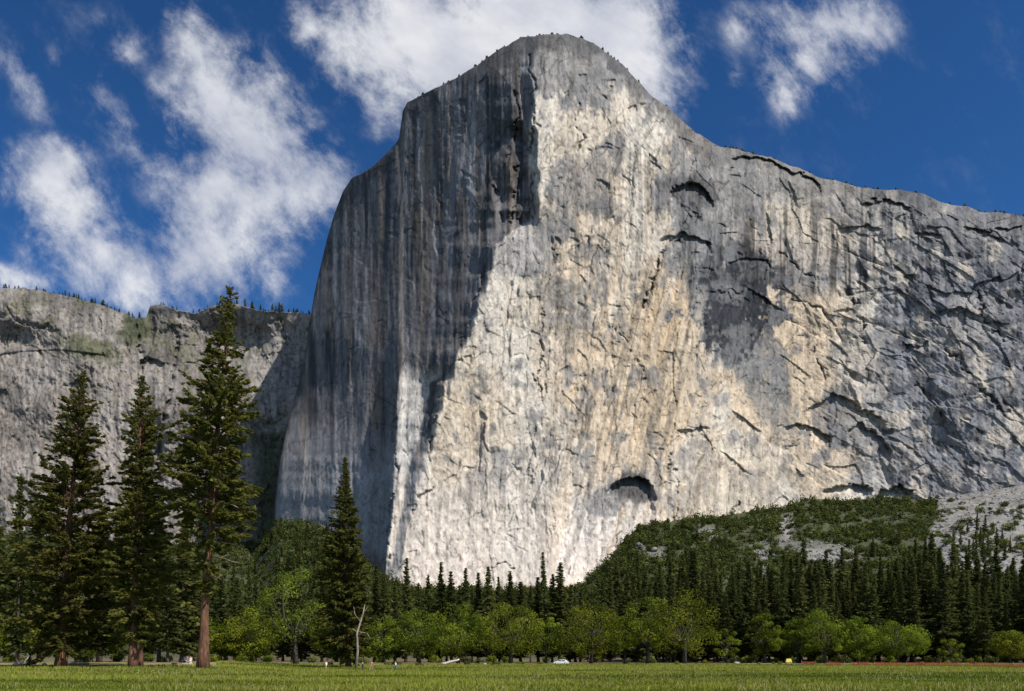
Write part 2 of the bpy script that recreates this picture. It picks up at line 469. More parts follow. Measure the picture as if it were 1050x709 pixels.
    jm = sstep(.46, .60, fbm(a / 26, b / 34, 97, 4))
    for size, el, amp, tilt, sd, wm, jt in ((95, 2.6, 3.2, 2.6, 51, .8, .5), (38, 2.2, 1.7, 1.5, 52, .45, .6), (15, 2.0, .75, .65, 53, .2, .5), (6, 1.8, .5, .5, 54, .08, 0)):
        rid, ox, oy, bd = cells((a + wx * wm) / size, (b + wy * wm) / (size * el), sd)
        r2 = np.mod(rid * 7.77, 1); r3 = np.mod(rid * 3.33, 1)
        dd = (rid - .5) * amp + (r2 - .5) * 2 * tilt * ox + (r3 - .35) * 2 * tilt * oy
        j1 = sstep(1.3 / size, .2 / size, bd)
        ca, sa = math.cos(.72), math.sin(.72)
        ar, br = (a * ca + b * sa), (-a * sa + b * ca)
        rid, ox, oy, bd = cells((ar + wx * wm) / (size * 2.0), (br + wy * wm) / (size * .8), sd + 7)
        r2 = np.mod(rid * 7.77, 1); r3 = np.mod(rid * 3.33, 1)
        de = ((rid - .5) * amp * 1.2 + (r2 - .5) * 2 * tilt * ox + (r3 - .3) * 4.0 * tilt * oy) * 2.4
        j2 = sstep(1.3 / size, .2 / size, bd)
        wgt = (1 - .5 * lower) * (1 - .25 * left)
        d += (dd * (1 - right) + de * right * (.4 if size > 50 else .7 if size > 20 else .38)) * wgt
        dark = np.maximum(dark, jt * jm * (j1 * (1 - right) + j2 * right) * (1 - .5 * lower))
    # upright corrugation and general roughness
    d += (fbm0(a / 15, b / 170, 61, 5, .6) - .5) * (3.0 + 9 * left) * (1 - .5 * right)
    d += (fbm(a / 6, b / 9, 63, 4, .62) - .5) * (1.75 + .6 * right)
    d += (fbm(PX / 38, PY / 85, 62, 5) - .5) * 16 * sstep(-6, 25, x - A2)
    rdg = 1 - np.abs(2 * fbm(a / 30, b / 42, 65, 4) - 1)
    d += (rdg - .8) * 3 * (.45 + .3 * right)
    RX, RY = PX, PY
    qx = fbm(PX / 7, PY / 7, 66, 4) - .5; qy = fbm(PX / 7, PY / 7, 67, 4) - .5; ql = fbm(PX / 22, PY / 22, 68, 2) - .5
    PX = PX + qx * 9 + ql * 10; PY = PY + qy * 8 + ql * 6
    # named features: the big alcove, arches, roofs and caves
    roof(d, PX, PY, [(618, 506), (630, 494), (641, 489), (650, 486), (661, 489), (668, 496), (672, 506)], 17, 34, 9, .7)
    roof(d, PX, PY, [(688, 207), (691, 193), (699, 186), (714, 187), (724, 195), (733, 207)], 15, 20, 5)
    roof(d, PX, PY, [(678, 246), (697, 238), (712, 241), (733, 252)], 9, 13, 4)
    roof(d, PX, PY, [(748, 163), (775, 162), (790, 165), (803, 170), (822, 178), (840, 187)], 15, 14, 4, .6)
    roof(d, PX, PY, [(886, 210), (900, 206), (915, 206), (936, 213)], 10, 10, 4)
    roof(d, PX, PY, [(802, 437), (812, 433), (830, 437), (853, 448)], 12, 14, 6, .7)
    roof(d, PX, PY, [(826, 424), (842, 414), (858, 406), (868, 406), (884, 418), (910, 432)], 10, 30, 8)
    roof(d, PX, PY, [(868, 442), (880, 434), (900, 446), (914, 462)], 10, 20, 4)
    roof(d, PX, PY, [(846, 504), (858, 498), (872, 495), (892, 498)], 14, 15, 3)
    roof(d, PX, PY, [(894, 512), (900, 501), (918, 497), (938, 503)], 15, 16, 3)
    roof(d, PX, PY, [(698, 442), (712, 442), (722, 436), (728, 438)], 7, 8, 2)
    roof(d, PX, PY, [(924, 350), (936, 353), (950, 349)], 9, 13, 2)
    roof(d, PX, PY, [(726, 300), (745, 294), (762, 300)], 4, 10, 4)
    roof(d, PX, PY, [(948, 292), (968, 296), (985, 300), (1010, 288), (1050, 276)], 6, 16, 8)
    roof(d, PX, PY, [(938, 238), (950, 236), (964, 238)], 8, 8, 3)
    roof(d, PX, PY, [(970, 320), (980, 312), (992, 322)], 8, 26, 3)
    roof(d, PX, PY, [(990, 232), (1015, 236), (1050, 232)], 10, 10, 4)
    roof(d, PX, PY, [(858, 236), (880, 230), (905, 234)], 6, 30, 6)
    roof(d, PX, PY, [(742, 268), (765, 263), (790, 268), (797, 275)], 6, 7, 3)
    for pts, dep, wd, dk in (
        ([(702, 236), (692, 246), (680, 270), (663, 300), (657, 318)], 13, 2.0, .75),
        ([(555, 310), (554, 345), (556, 380), (554, 430)], 6, 1.0, .7),
        ([(549, 385), (555, 400), (553, 418)], 6, 1.1, .7),
        ([(868, 296), (878, 310), (885, 335), (888, 352)], 11, 2.4, .7),
        ([(793, 252), (812, 268), (832, 286)], 8, 1.3, .7),
        ([(804, 303), (818, 307), (832, 312), (847, 321)], 6, 1.1, .6),
        ([(830, 355), (838, 368), (848, 392)], 6, 1.0, .6),
        ([(505, 582), (515, 576), (524, 581), (532, 592), (537, 602)], 7, 1.2, .7),
        ([(652, 368), (658, 378), (663, 390)], 7, 1.2, .7),
        ([(625, 333), (638, 345), (644, 362)], 5, 1.1, .6),
        ([(567, 275), (572, 262), (565, 256)], 5, 1.1, .5),
        ([(527, 95), (531, 120), (527, 150), (529, 190), (524, 235)], 10, 1.4, .5),
        ([(545, 60), (547, 110), (546, 170), (548, 236)], 9, 1.2, .5),
        ([(505, 190), (515, 205), (519, 240)], 8, 1.4, .5),
        ([(592, 105), (586, 125), (596, 140), (586, 165)], 6, 1.4, .55),
        ([(612, 95), (620, 88), (628, 92), (618, 104)], 5, 1.3, .5),
        ([(440, 470), (445, 440), (447, 415)], 9, 1.8, .5),
        ([(420, 525), (432, 505), (445, 495)], 7, 1.2, .5),
        ([(404, 430), (404, 480), (400, 520), (397, 575)], 9, 1.6, .4),
        ([(497, 250), (499, 280), (490, 300), (478, 330), (470, 370)], 6, 1.6, .3),
        ([(940, 395), (955, 408), (968, 430)], 8, 1.6, .5),
        ([(1000, 300), (1012, 330), (1030, 350)], 9, 1.6, .5),
        ([(960, 350), (985, 372), (1010, 405), (1035, 425)], 10, 1.8, .5),
        ([(690, 540), (695, 515), (690, 480), (683, 462)], 6, 1.2, .5),
        ([(752, 540), (757, 520), (760, 512)], 8, 1.6, .6)):
        crack(d, dark, PX, PY, pts, dep, wd, dk)
    PX = RX + qx * 2.5; PY = RY + qy * 2.5
    R = np.random.default_rng(21)
    def corner(y0, pts_x, pts_y, D, fade):
        # a long joint: the rock on one side stands proud of the other
        m = (PY > pts_y[0]) & (PY < pts_y[-1]) & (PX > min(pts_x) - 3 * fade) & (PX < max(pts_x) + 3 * fade)
        if not m.any(): return
        sd = PX[m] - np.interp(PY[m], pts_y, pts_x)
        e = sstep(pts_y[0], pts_y[0] + 8, PY[m]) * sstep(pts_y[-1], pts_y[-1] - 8, PY[m])
        d[m] += e * D * sstep(-.7, .7, sd) * np.exp(-np.maximum(sd, 0) / fade)
    for k in range(330):
        cx = R.uniform(405, 1075); cy = R.uniform(50, 560)
        if cy < float(ctrl(cx, CAP_TOP)) + 6: continue
        L = R.uniform(14, 70); rgt = cx > 760 + R.uniform(-60, 160)
        sl = R.normal(.95, .55) if rgt else (R.normal(-.20, .16) if 540 < cx else R.normal(.0, .10))
        if rgt: L *= .6
        n = 7; yy = np.linspace(cy, cy + L, n); xx = cx + sl * (yy - cy) + np.cumsum(R.normal(0, .04 * L, n))
        D = R.uniform(1.0, 4.2) * (1 if R.random() < .5 else -1) * (1.35 if rgt else 1) * (.55 if cy > 470 and not rgt else 1)
        corner(cy, xx, yy, D, R.uniform(4, 22))
    for k in range(430):                          # small roofs and flake edges
        cx = R.uniform(405, 1075); cy = R.uniform(60, 590)
        if cy < float(ctrl(cx, CAP_TOP)) + 10: continue
        L = R.uniform(2, 8) * (1 + .8 * (cx > 850)) * (1.6 if R.random() < .1 else 1); sl = R.normal(.55 if cx > 840 else 0, .5)
        bend = R.uniform(-.3, .05) * L
        pts = [(cx - L, cy - sl * L), (cx - .3 * L, cy + bend - sl * .3 * L), (cx + .3 * L, cy + bend + sl * .3 * L), (cx + L, cy + sl * L)]
        roof(d, PX, PY, pts, R.uniform(.6, 2.4) * (1 + 1.0 * (cx > 850) + 1.0 * (cy < 260 and cx < 760) * .5) * (.6 if cy > 500 else 1), R.uniform(4, 14), L * .35)
    for k in range(60):                           # long upright fractures
        cx = R.uniform(510, 800); cy = R.uniform(120, 480); L = R.uniform(35, 120); q = np.linspace(0, 1, 9)
        if cy < float(ctrl(cx, CAP_TOP)) + 8: continue
        crack(d, dark, PX, PY, np.stack([cx + np.cumsum(R.normal(-.10, .12, 9)) * L / 9, cy + q * L], 1), R.uniform(.6, 2), R.uniform(.5, .85), R.uniform(.35, .75))
    for k in range(800):                          # cracks, mostly upright in the centre
        cx = R.uniform(300, 1075); cy = R.uniform(60, 600)
        if cy < float(ctrl(cx, CAP_TOP)) + 8: continue
        L = R.uniform(3, 11) * (1.8 if R.random() < .12 else 1)
        an = R.normal(1.57, .42) if cx < 820 else R.normal(.75, .4)
        p = [(cx, cy)]; 
        for q in range(4):
            an2 = an + R.normal(0, .3); p.append((p[-1][0] + math.cos(an2) * L / 4, p[-1][1] + math.sin(an2) * L / 4))
        crack(d, dark, PX, PY, p, R.uniform(.5, 2.0), R.uniform(.55, .95), R.uniform(.35, .9))
    PX, PY = RX, RY
    d *= sstep(0, 4, hgt) * .9 + .1
    d *= np.where(PX < 300, sstep(281, 300, PX), 1)
    Y = Y + d
    # ---- stone colours
    n1 = fbm(a / 90, b / 90, 81, 5); n2 = fbm(a / 24, b / 30, 82, 5); st = fbm0(a / 9, b / 190, 83, 4); st2 = fbm0(a / 26, b / 420, 84, 3)
    fine = fbm(a / 5, b / 7, 85, 3); wv = (n1 - .5) * 1.1 + (n2 - .5) * .5
    hf = (n2 - .5) * .9 + (fine - .5) * .7 + (fbm0(a / 8, b / 40, 99, 4) - .5) * .9
    def patch(cx, cy, rx, ry, rot=0, amt=1.0):
        an = math.radians(rot); dx, dy = PX - cx, PY - cy
        u = (dx * math.cos(an) + dy * math.sin(an)) / rx; v = (-dx * math.sin(an) + dy * math.cos(an)) / ry
        r = np.sqrt(u * u + v * v)
        return sstep(-.16, .16, 1 - r + (hf * 1.1 + wv * .5) * amt)
    def lerp(c, k, v): return c * (1 - k[..., None]) + np.array(v) * k[..., None]
    col = np.ones(PX.shape + (3,)) * np.array([.47, .43, .375])
    col = lerp(col, sstep(.42, .62, n1 + (st2 - .5) * .3) * .75, [.45, .39, .315])          # warm tan
    for bx, by, rx, ry, ro, kk in ((655, 400, 75, 120, 15, .85), (600, 210, 40, 120, 5, .4), (675, 310, 35, 50, 20, .8), (815, 330, 62, 60, 0, .95), (815, 400, 65, 55, 0, .9), (570, 330, 26, 90, 0, .45), (840, 480, 40, 26, 0, .7),
                                   (765, 470, 70, 40, 0, .3), (480, 440, 34, 70, 12, .55), (940, 460, 40, 34, 0, .6)):
        col = lerp(col, blob(PX, PY, bx, by, rx, ry, ro, wv) * kk, [.45, .37, .28])
    col = lerp(col, blob(PX, PY, 800, 270, 90, 38, 8, wv) * .6, [.30, .27, .25])
    # grey zones: upper wall, the dark intrusion, the right-hand wall
    col = lerp(col, patch(590, 68, 95, 40, 0) * .9, [.22, .212, .205])
    col = lerp(col, patch(600, 185, 30, 40, 0) * .65, [.20, .195, .195])
    col = lerp(col, patch(520, 255, 40, 28, 0) * .8, [.30, .285, .275])
    col = lerp(col, patch(735, 200, 60, 55, 20) * .8, [.20, .197, .20])
    col = lerp(col, sstep(870, 925, PX + wv * 70 + (PY - 330) * .12) * sstep(560, 470, PY - (PX - 900) * .25 + wv * 60) * (.55 + .4 * sstep(.40, .58, fbm(a / 34, b / 40, 311, 5))), [.215, .22, .238])
    col = lerp(col, sstep(700, 760, PX) * sstep(60, 20, hgt + wv * 50) * .6, [.22, .215, .21])
    col = lerp(col, patch(755, 305, 46, 52, 25) * .95, [.06, .064, .075])
    col = lerp(col, patch(720, 270, 26, 60, -25) * .7, [.15, .155, .165])
    col = lerp(col, patch(775, 380, 42, 22, 50) * .75, [.16,.16,.165])
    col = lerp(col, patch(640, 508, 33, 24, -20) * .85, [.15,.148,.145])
    col = lerp(col, patch(870, 440, 56, 30, 20) * .7, [.15,.15,.155])
    col = lerp(col, patch(1020, 440, 50, 90, 0) * .55, [.17, .17, .18])
    col = lerp(col, patch(1000, 300, 60, 50, 0) * .4, [.17, .17, .185])
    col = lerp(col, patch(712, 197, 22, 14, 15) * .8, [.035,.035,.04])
    # pale bleached apron at the foot
    col = lerp(col, sstep(430, 560, PY + wv * 90) * sstep(690, 640, PX + (PY - 560) * .7 + wv * 40) * sstep(-4, 8, PX - B) * .95, [.50, .445, .39])
    col = lerp(col, patch(622, 560, 46, 48, -40) * .9, [.55, .50, .455])
    col = lerp(col, patch(540, 500, 22, 120, 0) * .45, [.47, .44, .40])
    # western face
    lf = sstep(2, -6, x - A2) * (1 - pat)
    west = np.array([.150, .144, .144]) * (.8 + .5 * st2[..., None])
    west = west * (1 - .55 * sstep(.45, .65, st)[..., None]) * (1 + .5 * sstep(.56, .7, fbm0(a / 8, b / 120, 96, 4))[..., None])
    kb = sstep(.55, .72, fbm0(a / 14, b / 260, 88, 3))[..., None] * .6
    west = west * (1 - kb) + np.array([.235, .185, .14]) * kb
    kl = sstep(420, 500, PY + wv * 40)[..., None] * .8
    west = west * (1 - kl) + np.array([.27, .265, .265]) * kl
    kd = patch(420, 305, 82, 80, 0)[..., None] * .45  # deep shade beside the prow, painted into the stone colour
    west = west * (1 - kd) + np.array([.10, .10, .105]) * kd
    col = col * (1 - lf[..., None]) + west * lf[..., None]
    col = lerp(col, pat * .8 * sstep(520, 480, PY), [.33, .32, .305])
    # leaning flow lines and lichen-dark blotches on the open face, alcove shade painted in
    tl = a + (b - 560) * .26
    fl = sstep(.54, .68, fbm0(tl / 5, b / 120, 301, 4)) * sstep(540, 600, PX) * sstep(760, 690, PX) * sstep(230, 300, PY)
    col = col * (1 - .34 * fl[..., None])
    fl = sstep(.56, .70, fbm0(tl / 7, b / 150, 302, 4)) * sstep(540, 600, PX) * sstep(760, 690, PX) * sstep(230, 300, PY)
    col = lerp(col, fl * .5, [.50, .38, .25])
    band = np.abs(PX - ctrl(PY, [(230, 700), (280, 716), (330, 742), (380, 775), (430, 800), (460, 812)])) / ctrl(PY, [(230, 10), (300, 26), (360, 34), (460, 14)])
    col = lerp(col, sstep(-.2, .2, 1 - band + hf) * sstep(225, 245, PY) * sstep(465, 430, PY) * .7, [.185, .185, .185])
    col = lerp(col, patch(757, 308, 42, 50, 25, 1.2) * .93, [.034, .037, .046])
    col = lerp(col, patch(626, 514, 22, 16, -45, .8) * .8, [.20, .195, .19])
    col = lerp(col, patch(648, 501, 19, 15, 15, .6) * .85, [.07, .068, .07])  # colour darkened to fill the alcove's right side with shade
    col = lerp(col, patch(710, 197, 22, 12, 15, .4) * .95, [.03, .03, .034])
    lich = sstep(.58, .66, n2 + (fbm(a / 7, b / 12, 303, 4) - .5) * .5 + (n1 - .5) * .5) * (1 - lf) * sstep(560, 440, PY)
    col = lerp(col, lich * .55, [.17, .165, .16])
    # dark water streaks and pale streaks
    zone = np.clip(blob(PX, PY, 815, 262, 92, 50, 5, wv * .5) + .35 * sstep(40, 10, np.abs(PY - 230) * .4 + wv * 10) * (1 - left), 0, 1)
    col = col * (1 - (.62 * sstep(.52, .66, fbm0(a / 6, b / 130, 86, 3)) * zone * (1 - .6 * lf))[..., None])
    col = col * (1 - (.08 * sstep(.5, .7, st) * (1 - lf))[..., None])
    col = col * (1 + (.12 * sstep(.56, .74, fbm0(a / 7, b / 210, 87, 4)) * (1 - right))[..., None])
    rz = sstep(830, 900, PX)
    col = lerp(col, rz * sstep(.56, .68, fbm(a / 22, b / 30, 312, 5)) * .8, [.42, .375, .32])
    col = lerp(col, rz * sstep(.58, .70, fbm(a / 18, b / 16, 313, 5)) * .75, [.075, .078, .088])
    col = lerp(col, rz * sstep(.56, .68, fbm0(a / 6, b / 110, 314, 4)) * sstep(400, 250, PY) * .6, [.085, .088, .10])
    # lichen-dark rim under the summit
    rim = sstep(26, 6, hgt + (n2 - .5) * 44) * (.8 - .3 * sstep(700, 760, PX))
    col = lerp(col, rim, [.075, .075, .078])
    col = lerp(col, sstep(.60, .72, n2) * (.30 + .35 * right) * (1 - lower), [.19, .19, .20])
    gr = fbm(a / 2.2, b / 3.2, 92, 2); spk = sstep(.66, .80, fbm(a / 3.5, b / 5.5, 93, 3))
    col = col * (.66 + .42 * fine + .26 * gr)[..., None]
    col = col * (1 - spk * .42 * (1 - .4 * lf))[..., None]
    col = col * (1 - .20 * sstep(.50, .66, fbm0(a / 4.5, b / 70, 94, 4)) * (.45 + .55 * sstep(.4, .6, n1)))[..., None]
    col = col * (1 - dark * .8)[..., None]
    col = np.clip(col, .005, .8) ** 1.2 * 1.22
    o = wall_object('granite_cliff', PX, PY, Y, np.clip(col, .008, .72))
    tag(o, 'huge pale granite monolith with a shaded western face and sunlit front rising behind the forest', 'cliff', kind='structure')
    return xs, yt, Y, PY

cap_xs, cap_top, cap_Y, cap_PY = build_capitan()
def wall_table():
    global WALL
    tt = talus_top(cap_xs); d = []
    for i in range(len(cap_xs)):
        d.append(np.interp(tt[i], cap_PY[:, i], cap_Y[:, i]))
    k = np.ones(9) / 9
    d = np.convolve(np.pad(np.array(d), 4, mode='edge'), k, 'valid')
    sel = cap_xs > 286
    WALL = (np.concatenate([[-400, 262], cap_xs[sel], [1400]]), np.concatenate([[1520, 1500], d[sel], [d[-1] + 120]]))
wall_table()
build_ground()

LEFT_TOP = [(-160, 300), (-60, 297), (0, 297), (20, 295), (35, 296), (60, 302), (90, 310), (112, 315), (128, 322), (140, 327), (150, 326), (154, 314), (165, 313), (180, 318), (195, 321), (205, 319), (222, 313), (245, 312), (262, 318), (290, 320), (318, 322), (345, 324)]

def build_left():
    xs = np.linspace(-160, 345, 620)
    yt = ctrl(xs, LEFT_TOP) + (fbm(xs / 8, xs * 0, 105, 4) - .5) * 4
    NR = 330
    t = np.linspace(0, 1, NR)[:, None]
    PX = np.repeat(xs[None], NR, 0); PY = yt[None] + t * (600 - yt)[None]
    TT = (HY - PY) / F
    tt, YY = ref_profile(1560, [(-.02, .55), (.2, .5), (.3, .42), (.42, .5), (.46, .7), (.9, .9)])
    Yref = np.interp(TT, tt, YY)
    yg = np.arange(280.0, 610.0, 1.0); GX, GY = np.meshgrid(xs, yg)
    mm = ctrl(GX, [(-160, .1), (60, .15), (140, .35), (158, -.5), (185, .25), (235, .5), (262, -.4), (300, -.55), (345, -.3)])
    mm = mm + (fbm(GX / 30, GY / 60, 133, 4) - .5) * 1.7
    U = (GX - CX) / F
    g = mm / (F * (1 - np.clip(mm * U, -3, .8)))
    cum = np.cumsum(g, 1) * (xs[1] - xs[0]); cum -= cum[:, 330:331]
    ker = np.hanning(11)[1:-1]; ker /= ker.sum()
    cum = np.apply_along_axis(lambda v: np.convolve(np.pad(v, 4, mode='edge'), ker, 'valid'), 0, cum)
    cum = np.stack([np.interp(PY[:, k], yg, cum[:, k]) for k in range(len(xs))], 1)
    Y = Yref * np.exp(cum)
    a = PX * 2.0; b = PY * 2.0; d = np.zeros_like(Y); dark = np.zeros_like(Y)
    hgt = PY - yt[None]
    wx = (fbm(a / 60, b / 60, 141, 4) - .5) * 60; wy = (fbm(a / 60, b / 60, 142, 4) - .5) * 60
    for size, el, amp, tilt, sd in ((90, 1.2, 12, 10, 151), (34, 1.4, 7, 6, 152), (14, 1.3, 4, 3, 153), (7, 1.5, 2.4, 2, 154)):
        rid, ox, oy, bd = cells((a + wx) / size, (b + wy) / (size * el), sd)
        r2 = np.mod(rid * 7.77, 1); r3 = np.mod(rid * 3.33, 1)
        d += (rid - .5) * amp + (r2 - .5) * 2 * tilt * ox + (r3 - .3) * 2 * tilt * oy
    d += (fbm(a / 9, b / 14, 163, 5, .6) - .5) * 11
    d += (fbm0(a / 14, b / 90, 164, 4) - .5) * 12
    rdg = 1 - np.abs(2 * fbm(a / 40, b / 60, 165, 4) - 1)
    d += (rdg - .8) * 16
    crack(d, dark, PX, PY, [(165, 560), (163, 470), (166, 440), (175, 400), (182, 350), (183, 318)], 30, 2.5, .4)
    crack(d, dark, PX, PY, [(140, 330), (141, 350), (146, 372), (140, 420)], 26, 3, .3)
    roof(d, PX, PY, [(142, 370), (150, 366), (162, 369), (170, 374)], 22, 18, 4)
    roof(d, PX, PY, [(-20, 366), (20, 360), (60, 358), (110, 364)], 8, 12, 6)
    d *= (sstep(0, 16, hgt) * .85 + .15) * .8
    Y = Y + d
    n1 = fbm(a / 80, b / 60, 181, 5); n2 = fbm(a / 20, b / 16, 182, 5); st = fbm0(a / 10, b / 90, 183, 4)
    fine = fbm(a / 6, b / 6, 185, 3)
    col = np.ones(PX.shape + (3,)) * np.array([.20, .182, .165])
    def lerp(c, k, v): return c * (1 - k[..., None]) + np.array(v) * k[..., None]
    col = lerp(col, sstep(.45, .6, n1) * .8, [.115, .102, .092])
    col = lerp(col, sstep(.5, .65, n2) * .5, [.26, .225, .195])
    col = lerp(col, sstep(180, 250, PX) * .35, [.22, .205, .19])
    col = col * (1 - .3 * sstep(.5, .68, st))[..., None]
    green = sstep(.56, .66, n2 + (n1 - .5) * .6) * sstep(130, 40, hgt) * .75
    gl = blob(PX, PY, 95, 358, 40, 12, 18, (n2 - .5)) * .8
    col = lerp(col, np.maximum(green * .7, gl), [.062, .068, .034])
    gl = blob(PX, PY, 139, 336, 18, 22, 0, (n2 - .5)); col = lerp(col, gl * .9, [.045, .052, .026])
    wood = sstep(410, 465, PY - (PX - 280) * .55 + (n2 - .5) * 60) * sstep(245, 272, PX)
    col = lerp(col, wood * .92, [.030, .040, .022])
    col = col * (.55 + .60 * fine + .35 * fbm(a / 2.6, b / 3, 186, 2))[..., None] * (1 - .45 * sstep(.62, .72, fbm(a / 5, b / 6, 187, 3))[..., None]) * (1 - dark * .7)[..., None]
    col = np.clip(col, .005, .8) ** 1.05 * 1.12
    o = wall_object('background_cliff', PX, PY, Y, np.clip(col, .015, .8))
    tag(o, 'lower broken grey brown cliff with a wooded rim left of the monolith', 'cliff', kind='structure')
    return xs, yt, Y

left_xs, left_top, left_Y = build_left()

# ------------------------------------------------------------------ foliage makers
def unit(n, r=None):
    r = r or rng
    v = r.normal(size=(n, 3)); return v / (np.linalg.norm(v, axis=1, keepdims=True) + 1e-9)

def cards(C, U, V):
    n = len(C)
    v = np.stack([C + U, C + V, C - U, C - V], 1).reshape(-1, 3)
    f = np.arange(4 * n).reshape(n, 4)
    return v, f

def conifer_geo(h, r, seed, cb=.12, step=.55, nb=5, tuft=.5, per=3, gaps=.1, lean=0, shape=.85, droop=.25, limbs=False, sparse_low=0, low0=.55, eln=.12, vs=.45):
    """Arrays of needle sprays and the wooden parts of one conifer."""
    R = np.random.default_rng(seed)
    C, U, V, T = [], [], [], []
    wood = MB()
    z = cb * h
    side_bias = R.uniform(0, 6.28)
    while z < h * .995:
        s = (z / h - cb) / (1 - cb)
        prof = min(1, low0 + 2.2 * s) * (1 - s) ** shape + .012
        lump = .55 + .85 * float(vnoise(np.array(z / (h * .055)), np.array(seed * 3.1), 5))
        n = max(3, int(nb * (1 - .35 * s) + R.uniform(0, 1)))
        for b in range(n):
            if R.random() < gaps + sparse_low * max(0, 1 - s * 3.2): continue
            az = R.uniform(0, 6.283)
            L = r * prof * lump * R.uniform(.55, 1.15) * (1 + .16 * math.cos(az - side_bias))
            el = .35 * s - droop * (1 - s) + R.normal(0, eln)
            d = np.array([math.cos(az) * math.cos(el), math.sin(az) * math.cos(el), math.sin(el)])
            base = np.array([0, 0, z + R.uniform(-.3, .3) * step])
            m = max(2, int(L / tuft * 1.15))
            f = np.sqrt(R.uniform(.06, 1.0, m)) if L > 3 * tuft else R.uniform(.2, 1, m)
            p = base + d * (L * f)[:, None]
            p[:, 2] += .10 * L * f ** 2 * (1 if R.random() < .7 else -1)
            tone = R.uniform(.0, .7)
            k = per
            P = np.repeat(p, k, 0)
            spread = tuft * (1 - .6 * s * s) * (.35 + .5 * (1 - np.repeat(f, k)))[:, None]
            P = P + R.normal(0, 1, P.shape) * spread * np.array([1, 1, vs])
            n_ = len(P)
            ax = d[None] + R.normal(0, .55, (n_, 3)); ax[:, 2] *= .6
            ax /= np.linalg.norm(ax, axis=1, keepdims=True)
            sd = np.cross(ax, R.normal(0, 1.0, (n_, 3)) + np.array([0, 0, .6])); sd /= np.linalg.norm(sd, axis=1, keepdims=True) + 1e-9
            sz = tuft * (1 - .55 * s * s) * R.uniform(.55, 1.2, n_)[:, None]
            C.append(P); U.append(ax * sz); V.append(sd * sz * .42)
            T.append(np.clip(tone + R.uniform(0, .35, n_), 0, 1))
            if limbs and L > 1.2 and R.random() < .8:
                q = np.linspace(0, .85, 4)
                pts = base + d * (L * q)[:, None]; pts[:, 2] += .10 * L * q ** 2
                wood.tube(pts, np.linspace(.04 + .012 * L, .02, 4), 4, cap=False)
        z += step * R.uniform(.7, 1.3) * (.65 + .5 * (1 - s))
    C = np.vstack(C); U = np.vstack(U); V = np.vstack(V); T = np.concatenate(T)
    def bend(P):
        q = P.copy(); q[:, 0] += lean * np.clip(P[:, 2] / h, 0, 1.1) ** 1.3
        return q
    C = bend(C)
    return C, U, V, T, wood, bend

def trunk_geo(mb, h, rad, lean, seed, sides=10, flare=1.5):
    R = np.random.default_rng(seed + 5)
    n = 16
    f = np.linspace(0, 1, n) ** 1.15
    pts = np.stack([lean * f ** 1.3 + R.normal(0, rad * .10, n) * (f > 0.02), R.normal(0, rad * .10, n) * (f > .02), f * h * .985], 1)
    pts[0, 2] = -.6
    rr = rad * (1 - f * .97) ** .85
    rr[0] *= flare; rr[1] *= 1 + (flare - 1) * .35
    mb.tube(pts, rr, sides, .10)

def conifer(name, h, r, rad, seed, leaf, bark, parent_loc=(0, 0, 0), parts=True, **kw):
    C, U, V, T, wood, bend = conifer_geo(h, r, seed, **kw)
    root = empty(name, parent_loc)
    v, f = cards(C, U, V)
    make_mesh('crown', v, f, leaf, root, attrs={'tint': np.repeat(T, 4)})
    tb = MB()
    trunk_geo(tb, h, rad, kw.get('lean', 0), seed)
    for vv in wood.v: vv[:] = bend(vv)
    if wood.n:
        off = tb.n
        tb.add(np.vstack(wood.v), np.vstack(wood.q))
    tb.build('trunk', bark, root, smooth=True)
    return root

